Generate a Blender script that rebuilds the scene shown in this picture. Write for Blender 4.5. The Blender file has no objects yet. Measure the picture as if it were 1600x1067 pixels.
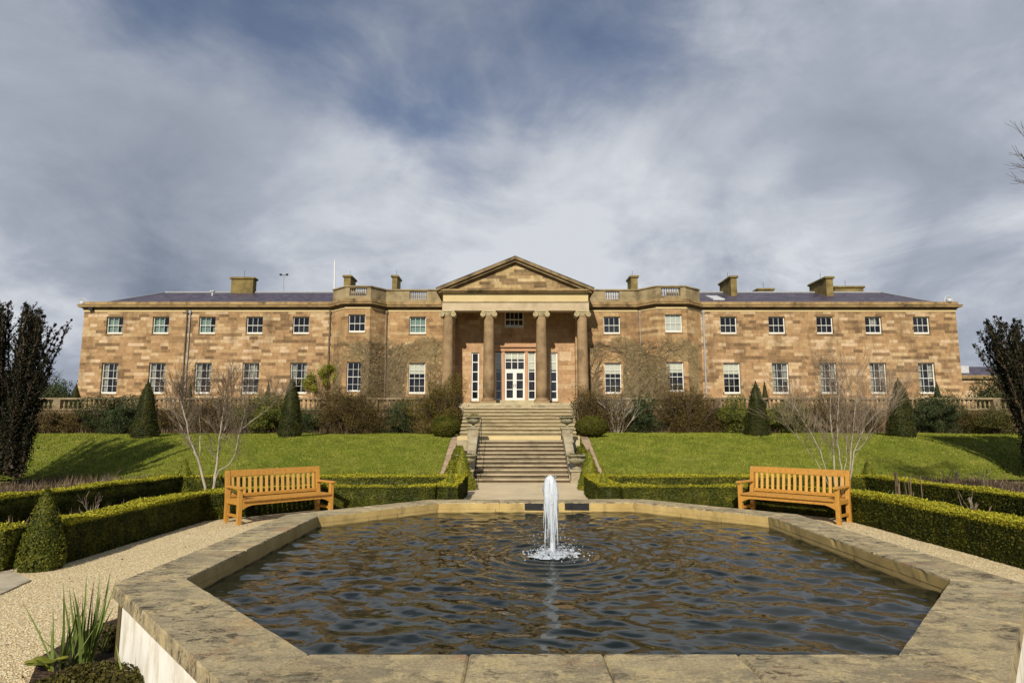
import bpy, math, random
import numpy as np
from mathutils import Vector
R = math.radians
scene = bpy.context.scene
C = scene.collection

# ------------------------------------------------------------------ camera
EYE = 1.72
PITCH = math.atan(0.1345)
CP, SP = math.cos(PITCH), math.sin(PITCH)
cd = bpy.data.cameras.new("camera"); cam = bpy.data.objects.new("camera", cd); C.objects.link(cam)
cam.location = (0, 0, EYE); cam.rotation_euler = (math.pi/2 + PITCH, 0, 0)
cd.sensor_width = 36; cd.sensor_fit = 'HORIZONTAL'; cd.lens = 22.5
cd.clip_start = 0.05; cd.clip_end = 3000
scene.camera = cam
# ------------------------------------------------------------------ view, sun
vs = scene.view_settings
vs.view_transform = 'Standard'; vs.look = 'None'; vs.exposure = 0.12; vs.gamma = 1.0
SUN_EL, SUN_AZ = 33.0, 11.0      # azimuth: behind the viewer and SUN_AZ degrees to the left
sl = bpy.data.lights.new("sun", 'SUN'); so = bpy.data.objects.new("sun", sl); C.objects.link(so)
sl.energy = 5.0; sl.angle = R(0.7); sl.color = (1.0, 0.91, 0.755)
sdir = Vector((-math.sin(R(SUN_AZ))*math.cos(R(SUN_EL)), -math.cos(R(SUN_AZ))*math.cos(R(SUN_EL)), math.sin(R(SUN_EL))))
so.rotation_euler = sdir.to_track_quat('Z', 'Y').to_euler(); so.location = (-8, -20, 20)

def ray(x, y):
    u = (x-800)/1000.0; v = (y-533.5)/1000.0
    return Vector((u, CP + v*SP, -v*CP + SP))
def P(x, y, Y):
    d = ray(x, y); t = Y/d.y
    return Vector((d.x*t, Y, EYE + d.z*t))
def G(x, y, z=0.0):
    d = ray(x, y); t = (z-EYE)/d.z
    return Vector((d.x*t, d.y*t, z))

# ------------------------------------------------------------------ node helpers
class NT:
    def __init__(s, tree): s.t = tree; s.n = tree.nodes; s.l = tree.links
    def new(s, ty, **kw):
        n = s.n.new(ty)
        for k, v in kw.items(): setattr(n, k, v)
        return n
    def put(s, sock, v):
        if hasattr(v, 'is_output'): s.l.new(v, sock)
        elif v is not None:
            if isinstance(v, (tuple, list)) and len(v) == 3 and sock.type == 'RGBA': v = (*v, 1)
            sock.default_value = v
    def math(s, op, a, b=None, c=None, clamp=False):
        n = s.new('ShaderNodeMath', operation=op); n.use_clamp = clamp
        s.put(n.inputs[0], a)
        if b is not None: s.put(n.inputs[1], b)
        if c is not None: s.put(n.inputs[2], c)
        return n.outputs[0]
    def vmath(s, op, a, b=None, scale=None):
        n = s.new('ShaderNodeVectorMath', operation=op); s.put(n.inputs[0], a)
        if b is not None: s.put(n.inputs[1], b)
        if scale is not None: s.put(n.inputs['Scale'], scale)
        return n.outputs[1] if op in ('DOT_PRODUCT', 'LENGTH') else n.outputs[0]
    def sep(s, v): n = s.new('ShaderNodeSeparateXYZ'); s.put(n.inputs[0], v); return n.outputs
    def comb(s, x, y, z=0.0):
        n = s.new('ShaderNodeCombineXYZ')
        for i, q in enumerate((x, y, z)): s.put(n.inputs[i], q)
        return n.outputs[0]
    def mix(s, f, a, b, mode='MIX'):
        n = s.new('ShaderNodeMix', data_type='RGBA', blend_type=mode)
        s.put(n.inputs[0], f); s.put(n.inputs[6], a); s.put(n.inputs[7], b); return n.outputs[2]
    def noise(s, vec, scale, detail=4, rough=.55, dist=0.0, dim='3D'):
        n = s.new('ShaderNodeTexNoise', noise_dimensions=dim); s.put(n.inputs['Vector'], vec)
        n.inputs['Scale'].default_value = scale; n.inputs['Detail'].default_value = detail
        n.inputs['Roughness'].default_value = rough; n.inputs['Distortion'].default_value = dist
        return n.outputs[0]
    def voro(s, vec, scale, feature='F1', out=0):
        n = s.new('ShaderNodeTexVoronoi', feature=feature); s.put(n.inputs['Vector'], vec)
        n.inputs['Scale'].default_value = scale; return n.outputs[out]
    def ramp(s, f, stops, interp='LINEAR'):
        n = s.new('ShaderNodeValToRGB'); s.put(n.inputs[0], f); cr = n.color_ramp; cr.interpolation = interp
        while len(cr.elements) < len(stops): cr.elements.new(0.5)
        for e, (p, c) in zip(cr.elements, stops):
            e.position = p; e.color = (c, c, c, 1) if not isinstance(c, (tuple, list)) else (*c, 1)
        return n.outputs[0]
    def mrange(s, v, a, b, c=0.0, d=1.0, smooth=True):
        n = s.new('ShaderNodeMapRange'); n.interpolation_type = 'SMOOTHSTEP' if smooth else 'LINEAR'
        s.put(n.inputs[0], v)
        for i, q in enumerate((a, b, c, d)): n.inputs[i+1].default_value = q
        return n.outputs[0]
    def bump(s, h, strength=.3, dist=.01, normal=None):
        n = s.new('ShaderNodeBump'); s.put(n.inputs['Height'], h)
        n.inputs['Strength'].default_value = strength; n.inputs['Distance'].default_value = dist
        if normal is not None: s.put(n.inputs['Normal'], normal)
        return n.outputs[0]

def mat(name, build, rough=.8, spec=.3):
    m = bpy.data.materials.new(name); m.use_nodes = True
    t = NT(m.node_tree); b = m.node_tree.nodes['Principled BSDF']
    b.inputs['Roughness'].default_value = rough; b.inputs['Specular IOR Level'].default_value = spec
    pos = t.new('ShaderNodeNewGeometry').outputs['Position']
    r = build(t, b, pos)
    if r is not None: t.put(b.inputs['Base Color'], r)
    return m

# ------------------------------------------------------------------ world: cloudy sky over a Nishita sky
w = bpy.data.worlds.new("World"); scene.world = w; w.use_nodes = True
t = NT(w.node_tree); bg = w.node_tree.nodes['Background']; bg.inputs['Strength'].default_value = 0.1
sky = t.new('ShaderNodeTexSky', sky_type='NISHITA'); sky.sun_disc = False
sky.sun_elevation = R(SUN_EL); sky.sun_rotation = math.atan2(sdir.x, sdir.y)
sky.ozone_density = 2.0; sky.air_density = 1.0; sky.dust_density = 0.6
d = t.new('ShaderNodeTexCoord').outputs['Generated']
sx = t.sep(d); zc = t.math('MAXIMUM', sx[2], 0.0)
den = t.math('ADD', zc, 0.42)
pl = t.comb(t.math('DIVIDE', sx[0], den), t.math('DIVIDE', sx[1], den), 0.37)
n1 = t.noise(pl, 0.95, 7, .5, .35)
n2 = t.noise(t.vmath('ADD', pl, (7.3, 2.1, 4.0)), 2.2, 7, .52, .3)
n3 = t.noise(t.vmath('ADD', pl, (1.3, 9.1, 2.0)), 0.8, 4, .5, .3)
def spot(px, py, a, b):           # soft region of the sky around a direction
    v = ray(px, py).normalized()
    return t.mrange(t.vmath('DOT_PRODUCT', t.vmath('NORMALIZE', d), tuple(v)), math.cos(R(a)), math.cos(R(b)), 0, 1)
hole = t.math('MAXIMUM', t.math('MULTIPLY', spot(650, 90, 13, 0), .85), t.math('MULTIPLY', spot(900, -10, 17, 1), 1.0))
hole = t.math('MAXIMUM', hole, t.math('MULTIPLY', spot(520, -20, 15, 0), .85))
hole = t.math('MAXIMUM', hole, t.math('MULTIPLY', spot(730, 230, 10, 0), .45))
hole = t.math('MAXIMUM', hole, t.math('MULTIPLY', spot(1120, -70, 15, 0), .75))
hole = t.math('MAXIMUM', hole, t.math('MULTIPLY', spot(290, -70, 14, 0), .7))
hole = t.math('MAXIMUM', hole, t.math('MULTIPLY', spot(1080, 270, 12, 0), .28))
n4 = t.noise(t.vmath('ADD', pl, (3.3, 5.1, 1.0)), 4.2, 9, .62, .8)
n5 = t.noise(t.vmath('MULTIPLY', d, (1, 1, 1.9)), 3.4, 9, .60, .5)
cover = t.math('ADD', t.math('ADD', n1, 0.28), t.math('MULTIPLY', t.math('SUBTRACT', n2, .5), .9))
cover = t.math('ADD', cover, t.math('ADD', t.math('MULTIPLY', t.math('SUBTRACT', n4, .5), .35), t.math('MULTIPLY', t.math('SUBTRACT', n5, .5), .5)))
cover = t.math('SUBTRACT', cover, t.math('MULTIPLY', hole, 0.74))
cover = t.mrange(cover, 0.02, 0.66, 0, 1)
lit = t.math('MAXIMUM', t.math('MULTIPLY', spot(930, 400, 17, 2), 1.0), t.math('MULTIPLY', spot(640, 390, 20, 4), .85))
lit = t.math('MAXIMUM', lit, t.math('MULTIPLY', spot(20, 370, 12, 2), .8))
lit = t.math('MAXIMUM', lit, t.math('MULTIPLY', spot(1270, 345, 11, 1), .95))
lit = t.math('MAXIMUM', lit, t.math('MULTIPLY', spot(1580, 440, 9, 1), .85))
lit = t.math('MAXIMUM', lit, t.math('MULTIPLY', spot(200, 150, 20, 3), .5))
lit = t.math('MAXIMUM', lit, t.math('MULTIPLY', spot(450, 270, 20, 3), .55))
lit = t.math('MAXIMUM', lit, t.math('MULTIPLY', spot(1250, 170, 24, 3), .5))
dk = t.math('MAXIMUM', spot(1540, 520, 9, 1), t.math('MULTIPLY', spot(150, 440, 10, 2), .6))
dk = t.math('MAXIMUM', dk, t.math('MULTIPLY', spot(190, 290, 11, 1), .7))
dk = t.math('MAXIMUM', dk, t.math('MULTIPLY', spot(1400, 300, 9, 1), .5))
low = t.mrange(sx[2], 0.06, 0.40, 1, 0)
shade = t.math('ADD', t.math('MULTIPLY', t.math('SUBTRACT', n2, .5), .75), t.math('ADD', t.math('MULTIPLY', t.math('SUBTRACT', n3, .5), .35), t.math('MULTIPLY', t.math('SUBTRACT', n4, .5), .35)))
shade = t.math('ADD', shade, t.math('MULTIPLY', t.math('MULTIPLY', t.math('SUBTRACT', n5, .5), 2.3), t.math('ADD', t.math('MULTIPLY', low, .8), .2)))
br = t.math('SUBTRACT', t.math('ADD', t.math('ADD', shade, t.math('MULTIPLY', lit, .44)), t.math('ADD', .44, t.math('MULTIPLY', low, .20))), t.math('MULTIPLY', dk, .22), clamp=True)
ccol = t.ramp(br, [(0.0, (1.35, 1.62, 2.2)), (.35, (2.2, 2.55, 3.2)), (.68, (3.45, 3.8, 4.5)), (1.0, (6.0, 6.25, 6.7))])
skyc = t.vmath('MULTIPLY', sky.outputs[0], (0.62, 0.60, 0.66))
skyc = t.vmath('ADD', skyc, (.35, .40, .45))
col = t.mix(cover, skyc, ccol)
t.put(bg.inputs['Color'], col)

# ------------------------------------------------------------------ mesh helpers
class MB:
    def __init__(s): s.v = []; s.f = []; s.mi = []; s.cur = 0
    def add(s, vs, fs):
        o = len(s.v); s.v.extend([tuple(q) for q in vs]); s.f.extend([tuple(i+o for i in f) for f in fs]); s.mi.extend([s.cur]*len(fs)); return s
    def box(s, x0, x1, y0, y1, z0, z1):
        s.add([(x0,y0,z0),(x1,y0,z0),(x1,y1,z0),(x0,y1,z0),(x0,y0,z1),(x1,y0,z1),(x1,y1,z1),(x0,y1,z1)],
              [(0,3,2,1),(4,5,6,7),(0,1,5,4),(1,2,6,5),(2,3,7,6),(3,0,4,7)]); return s
    def bbox(s, x0, x1, y0, y1, z0, z1, b=.01):      # chamfered box
        xs = (x0, x0+b, x1-b, x1); ys = (y0, y0+b, y1-b, y1)
        def ring(z, i):
            return [(xs[i if i else 0] if 0 else (x0+i*b), 0, z)]
        def loop(z, ins):
            c = b
            a0, a1, b0, b1 = x0+ins, x1-ins, y0+ins, y1-ins
            return [(a0+c,b0,z),(a1-c,b0,z),(a1,b0+c,z),(a1,b1-c,z),(a1-c,b1,z),(a0+c,b1,z),(a0,b1-c,z),(a0,b0+c,z)]
        L = loop(z0, b*.7) + loop(z0+b, 0) + loop(z1-b, 0) + loop(z1, b*.7)
        F = [tuple(range(7, -1, -1)), tuple(range(24, 32))]
        for k in range(3):
            for i in range(8): F.append((k*8+i, k*8+(i+1) % 8, (k+1)*8+(i+1) % 8, (k+1)*8+i))
        s.add(L, F); return s
    def prism(s, poly, z0, z1):      # poly ccw xy
        n = len(poly)
        s.add([(p[0],p[1],z0) for p in poly]+[(p[0],p[1],z1) for p in poly],
              [tuple(range(n-1,-1,-1)), tuple(range(n,2*n))]+[(i,(i+1)%n,n+(i+1)%n,n+i) for i in range(n)]); return s
    def extr(s, prof, a, b):          # prof: list of (out, z) extruded from a to b (xy); out = right-hand normal side
        a = Vector((a[0],a[1])); b = Vector((b[0],b[1])); t_ = (b-a).normalized(); n_ = Vector((t_.y,-t_.x)); n = len(prof)
        vs = [(a.x+n_.x*o, a.y+n_.y*o, z) for o,z in prof]+[(b.x+n_.x*o, b.y+n_.y*o, z) for o,z in prof]
        s.add(vs, [(i,i+n,(i+1)%n+n,(i+1)%n) for i in range(n)]+[tuple(range(n)), tuple(range(2*n-1,n-1,-1))]); return s
    def sweep(s, prof, path):         # open polyline of xy points, mitred, prof closed list (out,z)
        pts = [Vector((p[0],p[1])) for p in path]; n = len(prof); rings = []
        for i,p in enumerate(pts):
            if i == 0: tt = (pts[1]-p).normalized(); m = Vector((tt.y,-tt.x)); sc = 1
            elif i == len(pts)-1: tt = (p-pts[i-1]).normalized(); m = Vector((tt.y,-tt.x)); sc = 1
            else:
                t1 = (p-pts[i-1]).normalized(); t2 = (pts[i+1]-p).normalized()
                m1 = Vector((t1.y,-t1.x)); m2 = Vector((t2.y,-t2.x)); m = (m1+m2).normalized(); sc = 1/max(.3, m.dot(m1))
            rings.append([(p.x+m.x*o*sc, p.y+m.y*o*sc, z) for o,z in prof])
        vs = [q for r in rings for q in r]; fs = []
        for k in range(len(rings)-1):
            fs += [(k*n+i,(k+1)*n+i,(k+1)*n+(i+1)%n,k*n+(i+1)%n) for i in range(n)]
        fs += [tuple(range(n)), tuple(range(len(vs)-1,len(vs)-n-1,-1))]
        s.add(vs, fs); return s
    def lathe(s, prof, cx, cy, n=16, z0=0.0):
        vs = []; fs = []
        for r,z in prof:
            for i in range(n):
                a = 2*math.pi*i/n; vs.append((cx+r*math.cos(a), cy+r*math.sin(a), z0+z))
        for k in range(len(prof)-1):
            for i in range(n): fs.append((k*n+i,k*n+(i+1)%n,(k+1)*n+(i+1)%n,(k+1)*n+i))
        fs.append(tuple(range(n-1,-1,-1))); fs.append(tuple(range((len(prof)-1)*n,len(prof)*n)))
        s.add(vs, fs); return s
    def tube(s, pts, rad, n=5):
        pts = [Vector(p) for p in pts]; vs = []; fs = []
        if not hasattr(rad, '__len__'): rad = [rad]*len(pts)
        for k,p in enumerate(pts):
            d_ = (pts[min(k+1,len(pts)-1)]-pts[max(k-1,0)]).normalized()
            a = d_.orthogonal().normalized() if k == 0 else (a-d_*a.dot(d_)).normalized()
            b = d_.cross(a)
            for i in range(n):
                q = 2*math.pi*i/n; o = p+(a*math.cos(q)+b*math.sin(q))*rad[k]; vs.append((o.x,o.y,o.z))
        for k in range(len(pts)-1):
            for i in range(n): fs.append((k*n+i,k*n+(i+1)%n,(k+1)*n+(i+1)%n,(k+1)*n+i))
        fs.append(tuple(range(n-1,-1,-1))); fs.append(tuple(range(len(vs)-n,len(vs))))
        s.add(vs, fs); return s

def wloc(o):
    v = Vector((0,0,0))
    while o is not None: v += o.location; o = o.parent
    return v
def link(name, me, m, parent=None, origin=None):
    o = bpy.data.objects.new(name, me); C.objects.link(o)
    for mm in (m if isinstance(m, (list, tuple)) else [m]): me.materials.append(mm)
    if parent is not None: o.parent = parent
    if origin is not None and parent is None: o.location = origin
    off = wloc(o)
    if off.length > 0:
        n = len(me.vertices); a = np.empty(n*3, np.float32); me.vertices.foreach_get('co', a)
        a = a.reshape(-1,3)-np.array(off, np.float32); me.vertices.foreach_set('co', a.ravel()); me.update()
    return o
def obj(name, mb, m, parent=None, origin=None, smooth=False):
    me = bpy.data.meshes.new(name); me.from_pydata(mb.v, [], mb.f)
    if any(mb.mi): me.polygons.foreach_set('material_index', mb.mi)
    if smooth: me.polygons.foreach_set('use_smooth', [True]*len(mb.f))
    me.update()
    return link(name, me, m, parent, origin)
def npmesh(name, V, F, smooth=False):       # V (n,3), F (m,k)
    me = bpy.data.meshes.new(name); m, k = F.shape
    me.vertices.add(len(V)); me.vertices.foreach_set('co', V.astype(np.float32).ravel())
    me.loops.add(m*k); me.loops.foreach_set('vertex_index', F.astype(np.int32).ravel())
    me.polygons.add(m); me.polygons.foreach_set('loop_start', np.arange(0, m*k, k, dtype=np.int32))
    me.polygons.foreach_set('loop_total', np.full(m, k, dtype=np.int32))
    if smooth: me.polygons.foreach_set('use_smooth', np.ones(m, bool))
    me.update(calc_edges=True); me.validate(); return me
def tag(o, label=None, cat=None, group=None, kind=None):
    if label: o['label'] = label
    if cat: o['category'] = cat
    if group: o['group'] = group
    if kind: o['kind'] = kind
    return o
def thing(name, loc, label, cat, group=None, rz=0):
    o = bpy.data.objects.new(name, None); C.objects.link(o); o.location = loc; o.rotation_euler = (0,0,rz)
    o.empty_display_size = .2
    return tag(o, label, cat, group)
def copy_tree(o, parent=None):
    c = o.copy(); C.objects.link(c)
    if parent is not None: c.parent = parent
    for ch in list(o.children): copy_tree(ch, c)
    return c

def leafgeo(pts, nrm, size, rng, aspect=.55, flat=.6):
    """one small kite-shaped leaf per point"""
    n = len(pts); size = np.broadcast_to(size, (n,))*rng.uniform(.65,1.3,n)
    nr = nrm + rng.normal(0, flat, (n,3)); nr /= np.linalg.norm(nr,axis=1,keepdims=True)+1e-9
    r = rng.normal(0,1,(n,3)); a = np.cross(nr, r); a /= np.linalg.norm(a,axis=1,keepdims=True)+1e-9
    b = np.cross(nr, a)
    L = a*size[:,None]*.5; W = b*size[:,None]*.5*aspect
    V = np.stack([pts-L, pts+W, pts+L, pts-W], 1).reshape(-1,3)
    return V, np.arange(n*4).reshape(-1,4)
def leafobj(name, pts, nrm, size, m, rng, parent=None, origin=None, core=None, aspect=.55, flat=.6):
    V, F = leafgeo(pts, nrm, size, rng, aspect, flat)
    if core is not None:
        cv, cf = core; F = np.vstack([F, cf+len(V)]); V = np.vstack([V, cv])
    return link(name, npmesh(name, V, F), m, parent, origin)
def lump(dirs, rng, k=7, amp=.16, freq=3.0):
    o = np.ones(len(dirs))
    for i in range(k):
        f = rng.normal(0, freq, 3); o += amp*np.sin(dirs@f + rng.uniform(0,6.28))/math.sqrt(k)*1.4
    return o

# ------------------------------------------------------------------ materials
def plain(name, col, rough=.7, var=.12, sc=6, spec=.3, bump=0, bsc=60):
    def b(t, n, pos):
        f = t.noise(pos, sc, 5, .6)
        c1 = tuple(max(0, c*(1-var*1.6)) for c in col); c2 = tuple(min(1, c*(1+var*1.6)) for c in col)
        if bump: t.put(n.inputs['Normal'], t.bump(t.noise(pos, bsc, 4, .6), bump, .01))
        return t.ramp(f, [(.3, c1), (.7, c2)])
    return mat(name, b, rough, spec)

def ashlar(name, cols, bw=.62, bh=.235, mortar=(.28,.2,.12), dirt=.5, seed=0.0, cluster=1.0, jointw=.010):
    def b(t, n, pos):
        s = t.sep(pos)
        u = t.math('ADD', s[0], t.math('MULTIPLY', s[1], .55)); v = t.math('ADD', s[2], seed)
        row = t.math('FLOOR', t.math('DIVIDE', v, bh))
        wn = t.new('ShaderNodeTexWhiteNoise', noise_dimensions='1D'); t.put(wn.inputs['W'], row)
        wid = t.math('MULTIPLY', t.math('ADD', t.math('MULTIPLY', wn.outputs[0], .5), .8), bw)
        uu = t.math('ADD', t.math('DIVIDE', u, wid), t.math('MULTIPLY', wn.outputs[0], 17.3))
        colm = t.math('FLOOR', uu)
        w2 = t.new('ShaderNodeTexWhiteNoise', noise_dimensions='2D'); t.put(w2.inputs['Vector'], t.comb(colm, row))
        # block centre drives the tone clusters so patches follow the coursing
        bc = t.comb(t.math('MULTIPLY', colm, wid), t.math('MULTIPLY', row, bh*1.6), seed)
        cl = t.noise(bc, .55, 3, .6); 
        f = t.math('ADD', t.math('MULTIPLY', w2.outputs[0], .62), t.math('MULTIPLY', t.math('SUBTRACT', cl, .5), 1.9*cluster))
        f = t.math('ADD', f, .20, clamp=True)
        k = len(cols); base = t.ramp(f, [(i/(k-1), c) for i, c in enumerate(cols)]); base = t.mix(.28, base, cols[k//2])
        wet = t.noise(t.vmath('MULTIPLY', pos, (1, 1, .35)), 1.3, 6, .62)
        base = t.mix(t.math('MULTIPLY', t.mrange(wet, .47, .70), dirt), base, (.085,.055,.032))
        md = t.noise(pos, 4.5, 6, .72)
        base = t.mix(t.mrange(md, .35, .62, .55, 0), base, t.mix(1.0, base, (.60,.52,.44), 'MULTIPLY'))
        base = t.mix(t.mrange(md, .58, .74, 0, .5), base, (.46,.36,.22))
        fine = t.noise(pos, 14, 5, .7)
        base = t.mix(t.mrange(fine, .35, .75, 0, .35), base, t.mix(1.0, base, (.62,.55,.48), 'MULTIPLY'))
        fu = t.math('FRACT', uu); fv = t.math('FRACT', t.math('DIVIDE', v, bh))
        ju = t.math('MULTIPLY', t.math('MINIMUM', fu, t.math('SUBTRACT', 1, fu)), wid)
        jv = t.math('MULTIPLY', t.math('MINIMUM', fv, t.math('SUBTRACT', 1, fv)), bh)
        j = t.math('MINIMUM', ju, jv); jm = t.mrange(j, 0, jointw, 1, 0)
        base = t.mix(t.math('MULTIPLY', jm, .55), base, mortar)
        h = t.math('ADD', t.math('MULTIPLY', t.math('SUBTRACT', 1, jm), .6), t.math('MULTIPLY', fine, .7))
        t.put(n.inputs['Normal'], t.bump(h, .45, .02))
        return base
    return mat(name, b, .9, .15)

m_wall = ashlar('sandstone ashlar', [(.10,.066,.038),(.19,.125,.070),(.31,.20,.108),(.385,.252,.135),(.43,.298,.168),(.54,.425,.26),(.60,.475,.335)], bw=.46, bh=.185, dirt=.6, cluster=1.9)
m_bayw = ashlar('warm sandstone ashlar', [(.14,.09,.05),(.26,.165,.085),(.37,.235,.12),(.41,.27,.14),(.43,.315,.17),(.55,.43,.26)], bw=.5, bh=.185, seed=.1, dirt=.5, cluster=1.5)
m_porch = ashlar('peach sandstone ashlar', [(.32,.20,.11),(.41,.26,.15),(.46,.30,.17),(.50,.35,.20),(.60,.48,.33)], bw=.7, bh=.26, dirt=.35, cluster=1.3)
m_tymp = ashlar('pediment ashlar', [(.07,.05,.03),(.15,.10,.06),(.40,.29,.15),(.55,.43,.22),(.60,.48,.29)], bw=.6, bh=.17, dirt=.5, cluster=2.0)
m_twall = ashlar('terrace ashlar', [(.09,.065,.04),(.15,.11,.065),(.22,.16,.10),(.32,.25,.16)], bw=.5, bh=.22, dirt=.6)

def stone(name, c_lo, c_hi, grime=(.05,.038,.022), g=.5, sc=3.0, rough=.88, lichen=None, bsc=25, bst=.35, streak=1.0):
    def b(t, n, pos):
        a = t.noise(pos, sc, 6, .62); base = t.ramp(a, [(.32, c_lo), (.68, c_hi)])
        q = t.noise(t.vmath('MULTIPLY', t.vmath('ADD', pos, (3.1,1.7,5.5)), (1,1,streak)), sc*.7, 7, .68)
        base = t.mix(t.math('MULTIPLY', t.mrange(q, .48, .70), g), base, grime)
        if lichen:
            L = t.noise(t.vmath('ADD', pos, (9,4,2)), sc*2.2, 6, .7)
            base = t.mix(t.mrange(L, .56, .66, 0, .75), base, lichen)
        f = t.noise(pos, bsc, 6, .7)
        base = t.mix(t.mrange(f, .3, .8, 0, .3), base, t.mix(1, base, (.5,.46,.4), 'MULTIPLY'))
        t.put(n.inputs['Normal'], t.bump(f, bst, .012)); return base
    return mat(name, b, rough, .2)
m_cornice = stone('weathered cornice stone', (.19,.125,.06), (.36,.26,.13), g=.9, sc=1.6)
m_rake = stone('sooty raking cornice', (.12,.085,.045), (.30,.22,.12), g=.85, sc=2)
m_parapet = stone('grey parapet stone', (.20,.155,.085), (.36,.29,.17), g=.6, sc=1.5)
m_frieze = stone('pale frieze stone', (.50,.40,.21), (.58,.47,.26), g=.12, sc=.8)
m_arch = stone('pinkish architrave stone', (.42,.33,.22), (.52,.43,.30), g=.25, sc=1.2)
m_column = stone('weathered column stone', (.20,.135,.07), (.34,.24,.14), g=.6, sc=1.8, streak=.6)
m_capital = stone('pale capital stone', (.34,.28,.16), (.50,.42,.26), g=.35, sc=4)
m_surround = stone('pink door surround', (.42,.24,.14), (.50,.30,.18), g=.12, sc=2)
m_chim = stone('mossy chimney stone', (.13,.10,.035), (.25,.19,.075), g=.5, sc=2.2)
m_step_t = stone('sandy step stone', (.34,.29,.18), (.49,.43,.28), g=.5, sc=1.7)
m_step_l = stone('brown step stone', (.29,.24,.16), (.44,.37,.25), g=.6, sc=1.5)
m_riser = stone('dirty shade-dark step riser', (.07,.05,.032), (.16,.12,.075), g=.6, sc=2)  # riser tones carry dirt plus a painted shadow beneath each nosing
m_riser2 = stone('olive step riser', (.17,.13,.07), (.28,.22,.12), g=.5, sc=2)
m_ped = stone('lichened pedestal stone', (.26,.22,.15), (.42,.36,.24), g=.55, sc=3.5, lichen=(.5,.5,.42))
m_urn = stone('grey green urn stone', (.17,.16,.10), (.30,.28,.18), g=.5, sc=5, lichen=(.42,.42,.3))
m_balus = stone('grey baluster stone', (.17,.13,.075), (.31,.245,.155), g=.65, sc=3)
m_coping = None
def b_coping(t, n, pos):
    rnd = t.new('ShaderNodeObjectInfo').outputs['Random']
    s = t.sep(pos); off = t.math('MULTIPLY', rnd, 30)
    p2 = t.comb(t.math('ADD', s[0], off), t.math('ADD', s[1], off), s[2])
    a = t.noise(p2, 2.2, 6, .6); base = t.ramp(a, [(.3, (.40,.335,.205)), (.7, (.56,.475,.30))])
    base = t.mix(t.mrange(rnd, 0, 1, 0, .35, False), base, (.40,.31,.17))
    g = t.noise(t.vmath('MULTIPLY', p2, (1,1.8,1)), 2.6, 9, .74, .6)
    base = t.mix(t.mrange(g, .46, .58, 0, .8), base, (.27,.235,.155))
    g2 = t.noise(t.vmath('MULTIPLY', t.vmath('ADD', p2, (4,8,1)), (1,2.2,1)), 6.5, 10, .82, .8)
    g3 = t.noise(t.vmath('ADD', p2, (14,3,1)), 1.7, 5, .6)
    base = t.mix(t.math('MULTIPLY', t.mrange(g2, .50, .57, 0, 1), t.mrange(g3, .42, .58, .2, .95)), base, (.05,.04,.026))
    l = t.noise(t.vmath('ADD', p2, (11,3,1)), 3.6, 9, .78)
    base = t.mix(t.mrange(l, .51, .59, 0, .8), base, (.60,.49,.27))
    o = t.noise(t.vmath('ADD', p2, (1,13,1)), 2.0, 6, .65)
    base = t.mix(t.mrange(o, .55, .70, 0, .6), base, (.40,.22,.11))
    f = t.noise(p2, 60, 7, .75); f2 = t.noise(p2, 160, 3, .7)
    base = t.mix(t.mrange(f, .35, .65, 0, .65), base, t.mix(1, base, (.45,.42,.36), 'MULTIPLY'))
    sp = t.voro(p2, 45); base = t.mix(t.mrange(sp, .05, .16, .6, 0), base, (.07,.055,.035))
    h = t.math('ADD', t.math('MULTIPLY', g, 1.2), t.math('ADD', f, t.math('MULTIPLY', f2, .35)))
    t.put(n.inputs['Normal'], t.bump(h, .9, .010)); return base
m_coping = mat('weathered coping stone', b_coping, .82, .3)
def b_basin(t, n, pos):
    s = t.sep(pos)
    a = t.noise(pos, 2.0, 5, .6); base = t.ramp(a, [(.3, (.34,.24,.085)), (.7, (.50,.37,.15))])
    g = t.noise(t.vmath('MULTIPLY', pos, (1,1,.5)), 4, 6, .7)
    base = t.mix(t.mrange(g, .5, .68, 0, .5), base, (.14,.10,.04))
    z = t.math('ADD', s[2], t.math('MULTIPLY', t.math('SUBTRACT', g, .5), .04))
    base = t.mix(t.mrange(z, .385, .42, .8, 0), base, (.035,.03,.015))
    t.put(n.inputs['Normal'], t.bump(t.noise(pos, 40, 5, .7), .4, .006)); return base
m_basin = mat('ochre basin stone', b_basin, .75, .3)
def b_render(t, n, pos):
    s = t.sep(pos); a = t.noise(pos, 3, 6, .65)
    base = t.ramp(a, [(.3, (.66,.65,.60)), (.65, (.80,.79,.75))])
    g = t.noise(t.vmath('MULTIPLY', pos, (3,3,.8)), 2.4, 7, .7)
    base = t.mix(t.mrange(g, .47, .66, 0, .65), base, (.46,.39,.28))
    g4 = t.noise(t.vmath('ADD', pos, (5,2,8)), 1.6, 8, .75); base = t.mix(t.mrange(g4, .5, .64, 0, .5), base, (.52,.47,.38))
    z = t.math('ADD', s[2], t.math('MULTIPLY', g, .18))
    base = t.mix(t.mrange(z, .05, .2, .7, 0), base, (.24,.19,.12))
    t.put(n.inputs['Normal'], t.bump(t.noise(pos, 90, 4, .6), .25, .004)); return base
m_render = mat('stained white render', b_render, .85, .2)
m_white = plain('white window paint', (.66,.66,.63), .45, .04, 3)
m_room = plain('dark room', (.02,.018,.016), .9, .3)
m_blind = plain('cream roller blind', (.74,.72,.64), .8, .04)
m_teal = plain('pale teal curtain', (.30,.42,.38), .8, .15, 9)
m_drape = plain('grey white curtain', (.46,.45,.41), .85, .25, 7)
m_lead = plain('lead flashing', (.30,.31,.33), .5, .1)
m_iron = plain('black iron', (.018,.018,.02), .45, .3)
m_pipe = plain('brown downpipe', (.13,.10,.07), .6, .2)
m_greyplastic = plain('pale grey housing', (.45,.46,.48), .4, .1)
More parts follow.
